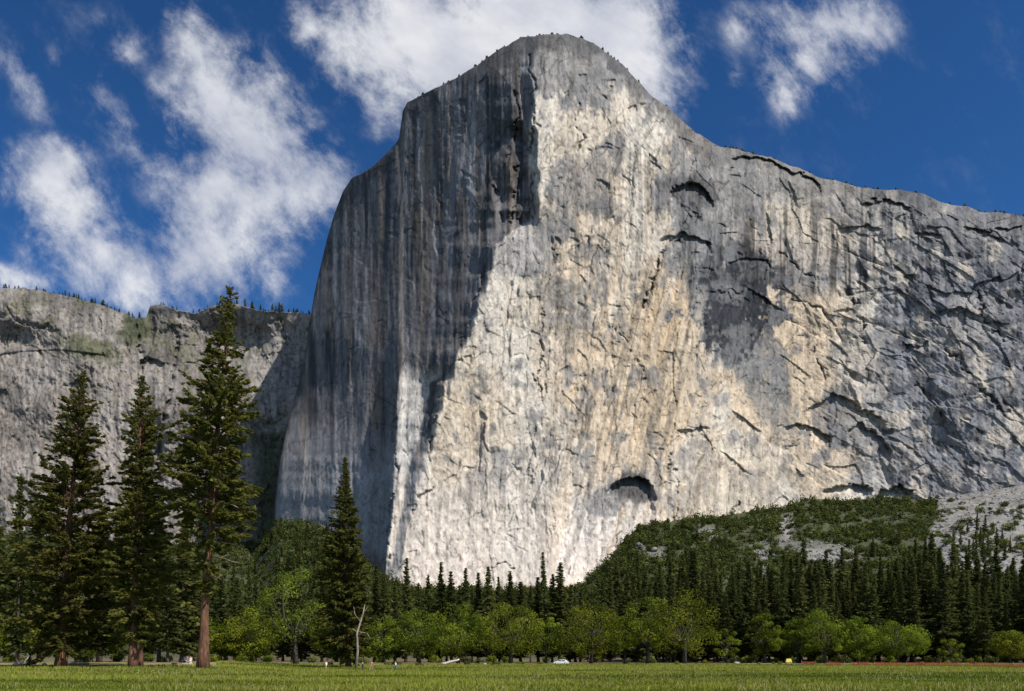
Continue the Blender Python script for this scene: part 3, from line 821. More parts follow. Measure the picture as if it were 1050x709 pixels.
def broadleaf_geo(h, w, seed, n_clump=30, leaf=.34, per=170, base=.22, squash=1.0):
    """Trunk with forking limbs; leaves in many uneven clumps through the crown's volume."""
    R = np.random.default_rng(seed)
    wood = MB()
    rad = h * .022
    fork = h * R.uniform(.22, .34)
    bx, by = R.normal(0, .03 * h, 2)
    wood.tube([(0, 0, -.4), (bx * .3, by * .3, fork * .5), (bx, by, fork)], [rad * 1.5, rad * 1.05, rad * .9], 8, .12)
    cz0, cz1 = base * h, h
    ctr = []
    tries = 0
    while len(ctr) < n_clump and tries < 4000:
        tries += 1
        d = unit(1, R)[0]
        rr = R.uniform(.35, 1) ** .5
        p = np.array([d[0] * w * .5 * rr, d[1] * w * .5 * rr, (cz0 + cz1) / 2 + d[2] * (cz1 - cz0) * .5 * rr])
        s = (p[2] - cz0) / (cz1 - cz0)
        lim = w * .5 * (math.sin(min(1, .18 + s * .95) * math.pi) ** .55) * R.uniform(.75, 1.08)
        if math.hypot(p[0], p[1]) > lim: continue
        if all(np.linalg.norm(p - q) > w * .13 for q in ctr): ctr.append(p)
    C, N, T = [], [], []
    for p in ctr:
        cr = w * R.uniform(.085, .165)
        k = int(per * R.uniform(.6, 1.25))
        d = unit(k, R); rr = R.uniform(.15, 1, k) ** .45
        q = p + d * (cr * rr)[:, None] * np.array([1.1, 1.1, .8])
        C.append(q); N.append(d + R.normal(0, .36, (k, 3)) + np.array([0, 0, .25]))
        T.append(np.clip(R.uniform(0, .7) + R.uniform(-.15, .3, k), 0, 1))
        # a limb that carries the clump
        a = np.array([bx, by, fork * R.uniform(.75, 1.05)])
        mid = a + (p - a) * .5 + R.normal(0, .045 * h, 3) + np.array([0, 0, .05 * h])
        L = np.linalg.norm(p - a)
        if R.random() < .6: wood.tube([a, (a + mid) / 2 + R.normal(0, .015 * h, 3), mid, (mid + p) / 2 + R.normal(0, .02 * h, 3), p], np.linspace(rad * .5, rad * .10, 5), 5, cap=False)
    C = np.vstack(C); N = np.vstack(N); N /= np.linalg.norm(N, axis=1, keepdims=True) + 1e-9
    T = np.concatenate(T)
    U = np.cross(N, unit(len(C), R)); U /= np.linalg.norm(U, axis=1, keepdims=True) + 1e-9
    V = np.cross(N, U)
    sz = leaf * R.uniform(.6, 1.3, len(C))[:, None]
    return C, U * sz, V * sz * .7, T, wood

def broadleaf(name, h, w, seed, loc, leafmat=None, bark=None, **kw):
    C, U, V, T, wood = broadleaf_geo(h, w, seed, **kw)
    root = empty(name, loc)
    v, f = cards(C, U, V)
    make_mesh('crown', v, f, leafmat or M_OAK, root, attrs={'tint': np.repeat(T, 4)})
    wood.build('trunk', bark or M_OAKBARK, root, smooth=True)
    return root

def shrub_geo(R, w, h, n, leaf):
    """One uneven bush standing at the origin."""
    C, N, T = [], [], []
    k = max(2, int(R.integers(3, 6)))
    for q in range(k):
        p = np.array([R.normal(0, w * .2), R.normal(0, w * .2), h * R.uniform(.18, .62)])
        m = n // k
        d = unit(m, R)
        rr = R.uniform(.3, 1, m) ** .5
        C.append(p + d * rr[:, None] * np.array([w * .31, w * .31, h * .40]))
        N.append(d + R.normal(0, .28, (m, 3)) + np.array([0, 0, .2])); T.append(np.clip(R.uniform(0, .6) + R.uniform(0, .35, m), 0, 1))
    C = np.vstack(C); N = np.vstack(N); N /= np.linalg.norm(N, axis=1, keepdims=True) + 1e-9; T = np.concatenate(T)
    C[:, 2] = np.maximum(C[:, 2], 0)
    U = np.cross(N, unit(len(C), R)); U /= np.linalg.norm(U, axis=1, keepdims=True) + 1e-9
    V = np.cross(N, U); s = leaf * R.uniform(.6, 1.3, len(C))[:, None]
    return C, U * s, V * s * .8, T

# ------------------------------------------------------------------ the four tall pines in front
def gz(x, y): return float(ground_z(np.array([x]), np.array([y]))[0])
def at(px, Y):
    x = (px - CX) / F * Y
    return x, Y, gz(x, Y)
def height_for(topy, Y, z): return EYE + (HY - topy) / F * Y - z

def front_pine(px, Y, topx, topy, r, rad, seed, label, **kw):
    x, y, z = at(px, Y)
    h = height_for(topy, Y, z)
    lean = (topx - px) / F * Y
    o = conifer('ponderosa_pine', h, r, rad, seed, M_PINE, M_BARKRED, (x, y, z), lean=lean, limbs=True, **kw)
    tag(o, label, 'pine tree')
    return o, h, lean

P3, h3, l3 = front_pine(208, 126, 236, 293, 7.9, .76, 301, 'tallest pine with thick reddish trunk and ragged crown reaching the skyline', cb=.20, step=.48, nb=8, tuft=.46, per=8, gaps=.20, shape=.58, droop=.22, sparse_low=.6, low0=.4, eln=.28, vs=.8)
P1, h1, l1 = front_pine(62, 130, 86, 380, 9.6, .72, 302, 'broad dense pine nearest the left edge of the view', cb=.07, step=.46, nb=9, tuft=.46, per=7, gaps=.19, shape=.72, droop=.15, sparse_low=.25, eln=.25, vs=.75)
P2, h2, l2 = front_pine(136, 129, 146, 386, 7.0, .62, 303, 'narrower pine standing between the broad pine and the tallest pine', cb=.10, step=.44, nb=9, tuft=.44, per=7, gaps=.17, shape=.68, droop=.2, sparse_low=.2, eln=.25, vs=.75)
P4, h4, l4 = front_pine(357, 190, 354, 469, 8.8, .62, 304, 'lone dark pine in front of the shaded rock wall beside the bleached snag', cb=.06, step=.50, nb=9, tuft=.54, per=7, gaps=.08, shape=.8, droop=.25, eln=.2, vs=.7)
x, y, z = at(143, 152)
P5 = conifer('ponderosa_pine', height_for(420, 152, z), 5.0, .52, 305, M_PINE, M_BARKRED, (x, y, z), lean=.6, limbs=True, cb=.18, step=.8, nb=6, tuft=.55, per=3, gaps=.15, shape=.7)
tag(P5, 'pine with pale lit trunk close behind the narrower pine', 'pine tree')

def dead_branch(root, lean, h, z, az, L, rise=.1, kink=.3):
    mb = MB(); n = 6; q = np.linspace(0, 1, n)
    d = np.array([math.cos(az), math.sin(az), 0])
    p0 = np.array([lean * (z / h) ** 1.3, 0, z])
    pts = p0 + d * (L * q)[:, None]; pts[:, 2] += rise * L * q - kink * L * q ** 2; pts += rng.normal(0, .08, pts.shape) * q[:, None]
    mb.tube(pts, np.linspace(.13, .03, n), 5)
    for k in (2, 3, 4):
        e = pts[k] + np.array([d[0] * .9 + rng.normal(0, .6), rng.normal(0, .6), rng.uniform(-.6, .7)]) * L * .22
        mb.tube([pts[k], (pts[k] + e) / 2 + rng.normal(0, .05, 3), e], [.05, .035, .015], 4)
    mb.build('dead_branch', M_BLEACHB, root, smooth=True)
M_BLEACHB = mat_bark('dead_wood', (.14, .095, .065), (.36, .27, .2), 3)
for z, az, L in ((17.5, -.25, 5.0), (20, .15, 5.2), (22.5, 3.0, 3.5), (14.5, -.5, 3.2), (26, -.4, 5.4), (29, 3.5, 4.2), (16, 3.4, 3.2), (33, -.3, 4.0)):
    dead_branch(P3, l3, h3, z, az, L)
for z, az, L in ((9, -.3, 3.4), (12, .1, 3.8), (15, 3.3, 3.5), (22, 3.0, 5.2), (7.5, 3.6, 3)):
    dead_branch(P1, l1, h1, z, az, L)
for z, az, L in ((10, -.5, 2.6), (13, 3.2, 2.8), (18, -.2, 3)):
    dead_branch(P2, l2, h2, z, az, L)

# ------------------------------------------------------------------ conifers of the forest below the cliff
PROTO = []
for k, (h, r, cb) in enumerate(((34, 5.6, .08), (36, 4.9, .10), (33, 6.2, .06), (38, 5.3, .12), (32, 4.6, .08), (35, 6.0, .10), (36, 5.4, .15))):
    o = conifer('forest_conifer', h, r, .38, 400 + k, M_FIR, M_BARK, cb=cb, step=.72, nb=8, tuft=.78, per=4, gaps=.06, shape=1.0 + .08 * (k % 3), droop=.3)
    o['h0'] = h
    PROTO.append([o, h, False])

def forest_tree(px, topy, Y, label, group=None, kind=None, wide=1.0, zb=None):
    k = int(rng.integers(0, len(PROTO))) if kind is None else kind
    p = PROTO[k]
    x = (px - CX) / F * Y; z = gz(x, Y) if zb is None else zb
    h = height_for(topy, Y, z)
    if p[2]: o = copy_tree(p[0])
    else: o = p[0]; p[2] = True
    if 'h0' in o: del o['h0']
    o.location = (x, Y, z)
    s = h / p[1]
    wv = s ** .55 * wide * rng.uniform(.85, 1.6)
    o.scale = (wv, wv, s); o.rotation_euler = (rng.normal(0, .012), rng.normal(0, .012), rng.uniform(0, 6.28))
    tag(o, label, 'conifer', group)
    return o

named = [
 (560, 566, 300, 'taller of two spired conifers standing against the pale foot of the cliff', 1), (574, 576, 302, 'shorter of two spired conifers against the pale foot of the cliff', 3),
 (416, 572, 312, 'pointed fir tallest at the left end of the row under the cliff foot', 1), (452, 577, 318, 'slim fir just right of the pointed fir in the row under the cliff foot', 4),
 (632, 571, 470, 'slim dark spire rising alone from the foot of the scrub slope', 1), (653, 566, 460, 'second slim dark spire on the scrub slope, right of the first', 3),
 (956, 548, 335, 'tallest conifer of the right forest, left of the pale scree', 2), (1001, 572, 322, 'broad dark conifer in front of the pale scree', 0),
]
for px, ty, Y, lab, kd in named: forest_tree(px, ty, Y, lab, kind=kd, wide=1.1)
mid = [(405, 598, 330), (428, 598, 322), (440, 590, 332), (463, 586, 316), (471, 600, 326), (478, 582, 320), (490, 586, 322), (502, 581, 318), (512, 592, 330), (524, 586, 322), (534, 596, 334), (544, 600, 326),
       (566, 588, 306), (584, 600, 322), (552, 592, 312), (595, 604, 330), (603, 608, 345), (590, 612, 318), (458, 606, 335), (484, 604, 335), (518, 606, 338)]
for px, ty, Y in mid: forest_tree(px, ty, Y, 'dark fir in the row of firs along the pale foot of the cliff', 'row of firs along the cliff foot')
leftb = [(-30, 470, 190), (18, 486, 190), (40, 505, 215), (-8, 500, 215), (102, 520, 205), (118, 535, 235), (163, 520, 210), (172, 560, 195), (187, 530, 205), (226, 588, 255), (243, 592, 295), (262, 596, 305), (78, 540, 240), (5, 540, 240), (150, 560, 240),
         (275, 586, 330), (290, 592, 340), (309, 600, 330), (330, 586, 322), (345, 580, 335), (372, 574, 325), (384, 580, 318), (394, 588, 312), (318, 590, 380), (300, 585, 390), (255, 580, 380), (285, 580, 410), (240, 575, 400), (336, 590, 400), (215, 570, 300), (200, 565, 280)]
for px, ty, Y in leftb: forest_tree(px, ty, Y, 'dark conifer in the wood behind the tall left pines', 'conifers of the left wood', wide=1.05)
# the long right-hand belt
cnt = 0
for row, (Y0, n, base, var) in enumerate(((292, 50, 594, 13), (318, 50, 584, 14), (350, 46, 577, 13), (395, 38, 574, 12))):
    for i in range(n):
        px = 606 + (i + rng.uniform(.05, .95)) / n * 480
        if row == 0 and px < 655: continue
        if row >= 2 and px < 640: continue
        Y = Y0 + rng.uniform(-10, 12)
        env = 8 * math.sin(px / 23.0) + 5 * math.sin(px / 9.1 + 2) - 14 * math.exp(-((px - 950) / 40) ** 2) + (12 if px < 690 else 0) + (8 if 760 < px < 800 else 0)
        ty = base + rng.uniform(-var, var) * (1.0 if rng.random() < .75 else 1.9) + env * .8
        forest_tree(px, ty, Y, 'dark conifer in the tall forest belt below the scrub slope at right', 'conifers of the right forest belt'); cnt += 1
# conifers on the slope and on the scree
slope_c = [(1028, 560, 20), (1005, 562, 22), (1013, 572, 26), (998, 575, 24), (1036, 568, 18), (978, 552, 12), (1018, 548, 14), (992, 548, 12), (1008, 578, 28), (1016, 590, 24), (1022, 560, 20), (985, 560, 14), (1002, 546, 24), (1010, 552, 26), (1030, 575, 18), (715, 556, 22), (690, 570, 24), (868, 556, 20), (905, 553, 22), (735, 545, 16), (922, 560, 20), (665, 560, 18), (700, 545, 16), (720, 542, 20), (895, 572, 24), (775, 545, 15)]
for px, py, hh in slope_c:
    sp = slope_point(px, py)
    if sp is None: continue
    X, Y, z = sp
    forest_tree(px, HY - (z + hh - EYE) * F / Y, Y, 'dark conifer growing on the pale scree at right' if px > 960 else 'lone conifer standing among the oak scrub of the slope', 'conifers on the scree' if px > 960 else 'conifers in the slope scrub', zb=z - .5, wide=.8)

for k in range(46):
    px = rng.uniform(258, 345); py = rng.uniform(548, 592)
    sp = slope_point(px, py)
    if sp is None: continue
    X, Y, z = sp; hh = rng.uniform(12, 22)
    forest_tree(px, HY - (z + hh - EYE) * F / Y, Y, 'dark conifer of the wood below the shaded rock face', 'conifers below the shaded face', zb=z - .5, wide=.9)
# ------------------------------------------------------------------ leafy oaks along the meadow edge
oaks = [  # px, top y, width px, Y, label
 (303, 592, 78, 235, 'tall yellow green oak with dark bare limbs left of the lone pine'),
 (258, 634, 56, 232, 'low rounded oak between the tallest pine and the tall yellow green oak'),
 (232, 650, 36, 228, 'small light green oak right beside the trunk of the tallest pine'),
 (393, 638, 40, 252, 'rounded oak just right of the bleached snag'),
 (430, 631, 50, 255, 'second rounded oak right of the bleached snag'),
 (470, 627, 60, 256, 'broad oak directly behind the white fallen log'),
 (523, 624, 58, 254, 'dense round oak right of the broad oak by the fallen log'),
 (560, 640, 36, 262, 'thin open oak behind the white car'),
 (606, 625, 66, 250, 'largest round oak right of the white car'),
 (641, 640, 36, 256, 'small bright oak between the largest round oak and the forking oak'),
 (664, 621, 52, 252, 'forking oak with a visible dark trunk left of the dirt bank'),
 (702, 613, 66, 250, 'tallest rounded oak of the meadow edge, left of the dirt bank'),
 (784, 634, 30, 268, 'slim light green oak in front of the dark forest belt'),
 (846, 632, 48, 264, 'round light green oak in front of the middle of the forest belt'),
 (818, 640, 34, 272, 'small oak touching the round light green oak on its left'),
 (880, 640, 36, 262, 'drooping light green oak right of the round light green oak'),
 (921, 643, 46, 262, 'flat topped oak behind the orange fence'),
 (1036, 655, 34, 258, 'small oak behind the right end of the orange fence'),
 (350, 640, 44, 250, 'oak with shaded leaves behind the lone pine'),
 (208, 640, 44, 250, 'oak behind the base of the tallest pine'),
 (30, 640, 60, 215, 'oak under the broad left pine'),
 (100, 632, 50, 225, 'oak in the gap between the broad pine and the narrower pine'),
 (745, 652, 26, 262, 'little oak at the dirt bank'),
 (975, 662, 22, 268, 'little oak behind the middle of the orange fence'),
]
for k, (px, ty, wpx, Y, lab) in enumerate(oaks):
    x, y, z = at(px, Y)
    h = height_for(ty - 8, Y, z) * 1.08; w = wpx / F * Y * 1.2
    kw = dict(n_clump=44, per=170, leaf=.28, base=.10 + .1 * random.random())
    if 'open' in lab or 'forking' in lab or 'bare limbs' in lab: kw = dict(n_clump=26, per=150, leaf=.30, base=.25)
    if w < 11: kw.update(n_clump=20, per=150, leaf=.27)
    o = broadleaf('oak_tree', h, w, 600 + k, (x, y, z), **kw)
    tag(o, lab, 'oak tree')

# undergrowth along the edge of the wood
R = np.random.default_rng(77)
PB = []
for k in range(4):
    C, U, V, T = shrub_geo(R, 4.0, 2.6, 420, .22)
    v, f = cards(C, U, V)
    PB.append([make_mesh('shrub', v, f, M_OAK if k % 2 else M_SCRUB, attrs={'tint': np.repeat(T, 4)}), False])
def shrub_at(px, Y, s, label, group, loc=None, k=None):
    k = int(R.integers(0, 4)) if k is None else k
    p = PB[k]; o = p[0].copy() if p[1] else p[0]
    if p[1]: COL.objects.link(o)
    p[1] = True
    o.location = loc if loc is not None else at(px, Y)
    o.scale = (s, s, s * R.uniform(.8, 1.2)); o.rotation_euler = (0, 0, R.uniform(0, 6.28))
    return tag(o, label, 'shrub', group)
for k in range(70):
    px = R.uniform(-20, 1070); Y = R.uniform(268, 300) if px > 240 else R.uniform(205, 240)
    shrub_at(px, Y, R.uniform(.6, 1.3), 'leafy bush in the undergrowth at the foot of the forest', 'undergrowth bushes')
for k in range(26):
    px = R.uniform(330, 1060); shrub_at(px, R.uniform(222, 250), R.uniform(.25, .6), 'low bush growing on the far edge of the meadow', 'bushes on the meadow edge')
for px, py, s in ((405, 682, .55), (398, 681.5, .5), (480, 682, .5), (507, 682.4, .5)):
    shrub_at(px, 225, s, 'low bush growing on the far edge of the meadow', 'bushes on the meadow edge')

# ------------------------------------------------------------------ scrub on the talus slope
R = np.random.default_rng(91)
Cs, Us, Vs, Ts = [], [], [], []
n_ok = 0
for k in range(12500):
    c = R.uniform(-20, 1090); s = R.uniform(.02, 1.0) ** .8
    yw = float(wall_dist(c)); Y = 430 + s * (yw - 445)
    X = (c - CX) / F * Y
    z = gz(X, Y); py = HY - (z - EYE) * F / Y
    m = float(scree_mask(np.array([c]), np.array([py]))[0])
    bare = float(fbm(np.array([X / 22]), np.array([Y / 22]), 95, 3)[0])
    if m > .42 or (bare > .69 and c > 640): continue
    w = R.uniform(5, 13) * (.85 + .3 * s); h = w * R.uniform(.6, 1.4)
    C, U, V, T = shrub_geo(R, w, h, 44, .95 + .25 * s)
    Cs.append(C + np.array([X, Y, z - .4])); Us.append(U); Vs.append(V); Ts.append(np.clip(T * .6 + R.uniform(-.2, .6), 0, 1)); n_ok += 1
v, f = cards(np.vstack(Cs), np.vstack(Us), np.vstack(Vs))
tag(make_mesh('slope_scrub', v, f, M_SCRUB, attrs={'tint': np.repeat(np.concatenate(Ts), 4)}), 'dark green oak scrub covering the slope under the cliff', 'scrub', kind='stuff')
# separate bushes on the bare stone
iso = [(958, 528, 8), (966, 536, 6), (975, 525, 6), (983, 545, 10), (996, 538, 9), (1005, 526, 9), (1022, 528, 12), (972, 556, 7), (990, 566, 9), (1012, 566, 10), (1034, 545, 12), (1030, 520, 10), (962, 548, 5), (1000, 553, 8), (1018, 541, 6),
       (825, 560, 5), (850, 566, 5), (862, 575, 4), (836, 578, 4), (795, 560, 5), (812, 548, 6), (780, 580, 5), (806, 531, 5), (668, 562, 7), (730, 550, 7), (947, 520, 7), (986, 517, 5)]
iso += [(R.uniform(955, 1075), R.uniform(512, 585), R.uniform(4, 10)) for _ in range(46)]
for px, py, w in iso:
    sp = slope_point(px, py)
    if sp is None: continue
    shrub_at(0, 0, w / 2.9, 'single round bush on the pale scree' if px > 940 else 'single bush on the bare stone patch of the slope', 'bushes on the scree' if px > 940 else 'bushes on the bare slope patches', loc=(sp[0], sp[1], sp[2] - .3), k=int(R.integers(0, 2)) * 2)
for k in range(150):
    px = R.uniform(600, 945); py = R.uniform(516, 600)
    if py < float(talus_top(px)) + 4: continue
    sp = slope_point(px, py)
    if sp is None: continue
    shrub_at(0, 0, R.uniform(1.9, 3.3), 'rounded oak standing above the scrub of the slope', 'rounded oaks on the slope', loc=(sp[0], sp[1], sp[2] - .4), k=int(R.integers(0, 2)) * 2)
# boulders of the scree
mb = MB(); n_b = 0
ico_v = np.array([(0, 0, 1), (.89, 0, .45), (.28, .85, .45), (-.72, .53, .45), (-.72, -.53, .45), (.28, -.85, .45), (.72, .53, -.45), (-.28, .85, -.45), (-.89, 0, -.45), (-.28, -.85, -.45), (.72, -.53, -.45), (0, 0, -1)])
ico_f = [(0, 1, 2), (0, 2, 3), (0, 3, 4), (0, 4, 5), (0, 5, 1), (1, 6, 2), (2, 7, 3), (3, 8, 4), (4, 9, 5), (5, 10, 1), (6, 7, 2), (7, 8, 3), (8, 9, 4), (9, 10, 5), (10, 6, 1), (11, 7, 6), (11, 8, 7), (11, 9, 8), (11, 10, 9), (11, 6, 10)]
for k in range(9000):
    c = R.uniform(640, 1100); s = R.uniform(.05, 1.0); yw = float(wall_dist(c)); Y = 420 + s * (yw - 425)
    X = (c - CX) / F * Y; z = gz(X, Y); py = HY - (z - EYE) * F / Y
    if float(scree_mask(np.array([c]), np.array([py]))[0]) < .35: continue
    sz = R.uniform(.5, 1.6) * (2.4 if R.random() < .06 else 1)
    v = ico_v * (1 + R.normal(0, .2, (12, 1))) * sz * np.array([R.uniform(.8, 1.5), R.uniform(.8, 1.4), R.uniform(.6, 1)])
    mb.add(v + np.array([X, Y, z + sz * .2]), None, ico_f); n_b += 1
tag(mb.build('boulders', M_STONE), 'pale grey boulders strewn over the bare slope patches', 'boulders', kind='stuff')

# ------------------------------------------------------------------ trees on the two rims
rim_p = []
for k in range(3):
    C, U, V, T, wd, bend = conifer_geo(22, 3.4, 700 + k, cb=.06, step=1.5, nb=6, tuft=1.3, per=2, gaps=.1)
    v, f = cards(C, U, V)
    tb = MB(); trunk_geo(tb, 22, .4, 0, 3, 5); vt = np.vstack(tb.v)
    rim_p.append([v, f, T, k])
rim_o = []
for v, f, T, k in rim_p:
    o = make_mesh('rim_conifer', v, f, M_FIR, attrs={'tint': np.repeat(T, 4)}); rim_o.append([o, False])
def rim_tree(xs, top, Yg, px, hh, label, group):
    i = int(np.argmin(abs(xs - px))); Y = Yg[0, i] + 3
    k = int(R.integers(0, 3)); p = rim_o[k]
    o = p[0].copy() if p[1] else p[0]
    if p[1]: COL.objects.link(o)
    p[1] = True
    q = W(px, top[i] + 1.3, Y); o.location = tuple(q)
    s = hh / 22; wd = R.uniform(1.3, 2.2) if 'left' in group else R.uniform(2.2, 4.2); o.scale = (s * wd, s * wd, s); o.rotation_euler = (0, 0, R.uniform(0, 6.28))
    tag(o, label, 'conifer', group)
for k in range(125):
    px = R.uniform(-20, 322)
    dens = 1 if (55 < px < 150 or 225 < px < 318) else .45
    if R.random() > dens: continue
    rim_tree(left_xs, left_top, left_Y, px, R.uniform(8, 17) * R.uniform(.7, 1.2) + (10 if 250 < px < 290 and R.random() < .6 else 0), 'small dark conifer on the wooded rim of the left cliff', 'conifers along the left cliff rim')
for k in range(90):
    px = R.uniform(415, 1060)
    if 640 < px < 735 and R.random() < .7: continue
    rim_tree(cap_xs, cap_top, cap_Y, px, R.uniform(3, 6.5), 'tiny tree on the summit rim of the monolith', 'trees along the monolith rim')

# ------------------------------------------------------------------ meadow grass
R = np.random.default_rng(5)
def grass():
    n = 210000
    Y = 46 + (250 - 46) * R.uniform(0, 1, n) ** 1.25
    c = R.uniform(-60, 1110, n)
    X = (c - CX) / F * Y
    Y = Y + R.uniform(-3, 3, n)
    cl = fbm(X / 5, Y / 5, 121, 3); cl2 = fbm(X / 45, Y / 14, 122, 3)
    keep = (c > 225) | (Y < 138)
    X, Y, c, cl, cl2 = X[keep], Y[keep], c[keep], cl[keep], cl2[keep]
    n = len(X)
    z = ground_z(X, Y)
    h = (.16 + .38 * cl ** 2 + R.uniform(0, .1, n)) * (.7 + .7 * sstep(.35, .7, cl2))
    az = R.uniform(0, 6.283, n); wd = R.uniform(.014, .035, n) * (1 + Y / 130)
    bx, by = R.normal(0, .12, n), R.normal(0, .12, n)
    p = np.stack([X, Y, z - .03], 1)
    d = np.stack([np.cos(az) * wd, np.sin(az) * wd, 0 * az], 1)
    tip = p + np.stack([bx, by, h], 1)
    mid = p + np.stack([bx * .3, by * .3, h * .6], 1)
    v = np.stack([p - d, p + d, mid + d * .8, mid - d * .8, tip], 1).reshape(-1, 3)
    k = np.arange(n)[:, None] * 5
    q = k + np.array([[0, 1, 2, 3]]); t = k + np.array([[3, 2, 4]])
    tint = np.clip(sstep(.36, .70, .7 * cl2 + .22 * cl + .16 * R.uniform(0, 1, n)), 0, 1)
    make = make_mesh('meadow_grass', v, [q, t], M_GRASS, attrs={'tint': np.repeat(tint, 5)})
    tag(make, 'fresh green grass of the open meadow', 'grass', kind='stuff')
grass()
M_STRAW = mat_foliage('dry_stalks', (.24, .21, .09), (.42, .37, .19), .3, .1)
def seed_heads():
    n = 9000
    Y = 48 + 170 * R.uniform(0, 1, n) ** 1.3; c = R.uniform(-50, 1100, n); X = (c - CX) / F * Y
    k = (fbm(X / 9, Y / 6, 131, 4) > .53) & ((c > 230) | (Y < 130)); X, Y = X[k], Y[k]; n = len(X); z = ground_z(X, Y)
    h = R.uniform(.32, .58, n); w = R.uniform(.005, .014, n) * (1 + Y / 140)
    p = np.stack([X, Y, z], 1); tip = p + np.stack([R.normal(0, .12, n), R.normal(0, .12, n), h], 1); d = np.stack([w, 0 * w, 0 * w], 1)
    v = np.stack([p - d * .3, p + d * .3, tip + d, tip - d], 1).reshape(-1, 3)
    tag(make_mesh('seed_heads', v, np.arange(4 * n).reshape(n, 4), M_STRAW, attrs={'tint': np.repeat(R.uniform(0, 1, n), 4)}), 'straw coloured seed heads scattered through the meadow grass', 'grass', kind='stuff')
seed_heads()
def weed(px, Y, h, label):
    x, y, z = at(px, Y); n = 26
    p = np.zeros((n, 3)) + R.normal(0, .10, (n, 3)) * np.array([1, 1, 0])
    tip = p + np.stack([R.normal(.05, .22, n), R.normal(0, .22, n), h * R.uniform(.5, 1, n)], 1)
    d = unit(n, R) * .02; d[:, 2] = 0
    v = np.stack([p - d, p + d, tip + d * .6, tip - d * .6], 1).reshape(-1, 3)
    o = make_mesh('dry_weed', v, np.arange(4 * n).reshape(n, 4), M_STRAW, attrs={'tint': np.repeat(R.uniform(0, 1, n), 4)})
    o.location = (x, y, z); tag(o, label, 'weed')
weed(167, 95, .95, 'dry straw coloured weed in the grass right of the narrower pine')
weed(180, 95, .7, 'lower dry weed in the grass left of the tallest pine')
weed(774, 110, .9, 'pale dry weed in the grass below the dirt bank')

# ------------------------------------------------------------------ snag, logs, stones
M_SNAG = mat_bark('weathered_snag', (.10, .075, .055), (.40, .34, .28), 3)
def snag():
    x, y, z = at(365, 179); root = empty('dead_tree', (x, y, z))
    mb = MB(); S = 192 / F
    mb.tube([(0, 0, -.3), (.4, 0, 4), (.2, .1, 8), (1.6, .1, 12.5), (2.0, 0, 14.5)], [.36, .27, .22, .15, .06], 8, .1)
    mb.build('trunk', M_SNAG, root, True)
    for pts, r in (([(.35, 0, 7.3), (1.4, -.2, 8.2), (2.6, -.3, 7.9), (3.4, -.4, 6.6)], .17), ([(.3, 0, 8.2), (-.6, -.2, 8.9), (-1.4, -.2, 8.6)], .12), ([(1.0, 0, 10.5), (-.2, -.2, 12.2), (-.5, -.1, 14)], .14), ([(1.7, .1, 12.6), (2.6, 0, 13.8)], .1)):
        b = MB(); b.tube(pts, np.linspace(r * .75, .03, len(pts)), 6, .1); b.build('branch', M_SNAG, root, True)
    tag(root, 'bleached dead snag with a hooked branch beside the lone pine', 'dead tree')
snag()
def log(px0, px1, Y, rise, r, label, mat=None):
    a = np.array(at(px0, Y)); b = np.array(at(px1, Y + 1.5)); a[2] += r * .7; b[2] += r * .7 + rise
    root = empty('fallen_log', tuple(a)); L = b - a
    mb = MB(); q = np.linspace(0, 1, 7)
    pts = L * q[:, None] + rng.normal(0, .04, (7, 3)); mb.tube(pts, np.linspace(r, r * .5, 7), 8, .12); mb.build('trunk', mat or M_BLEACH, root, True)
    for k in range(3):
        m = MB(); s = L * rng.uniform(.4, .9)
        e = s + np.array([rng.normal(0, .5), rng.normal(0, .4), rng.uniform(.5, 1.2)]); m.tube([s, (s + e) / 2, e], [.1, .07, .03], 5); m.build('branch_stub', mat or M_BLEACH, root, True)
    tag(root, label, 'log')
log(453, 471, 225, 1.3, .42, 'white bleached fallen log tilted up at the meadow edge')
log(176, 199, 142, .0, .38, 'grey fallen log between the narrower pine and the tallest pine', M_BLEACHB)
log(20, 37, 150, .1, .4, 'fallen log left of the broad pine', M_BLEACHB)
log(68, 92, 150, .0, .35, 'pale fallen log right of the broad pine trunk', M_BLEACHB)
log(478, 484, 226, .0, .25, 'short dark log right of the white bleached log', M_BARK)
log(24, 31, 152, 1.9, .10, 'thin white branch leaning up from the pale fallen log')
def rock(px, Y, s, label):
    x, y, z = at(px, Y); me = MB(); v = ico_v * (1 + rng.normal(0, .15, (12, 1))) * s * np.array([1.3, 1, .7]); me.add(v, None, ico_f)
    o = me.build('rock', M_STONE); o.location = (x, y, z + s * .25); tag(o, label, 'rock')
rock(17, 146, .6, 'pale rock at the left edge under the broad pine'); rock(46, 150, .45, 'pale rock just left of the broad pine trunk')
rock(497, 230, .7, 'pale rock on the meadow edge right of the fallen log'); rock(755, 252, .8, 'pale rock on the dirt bank')

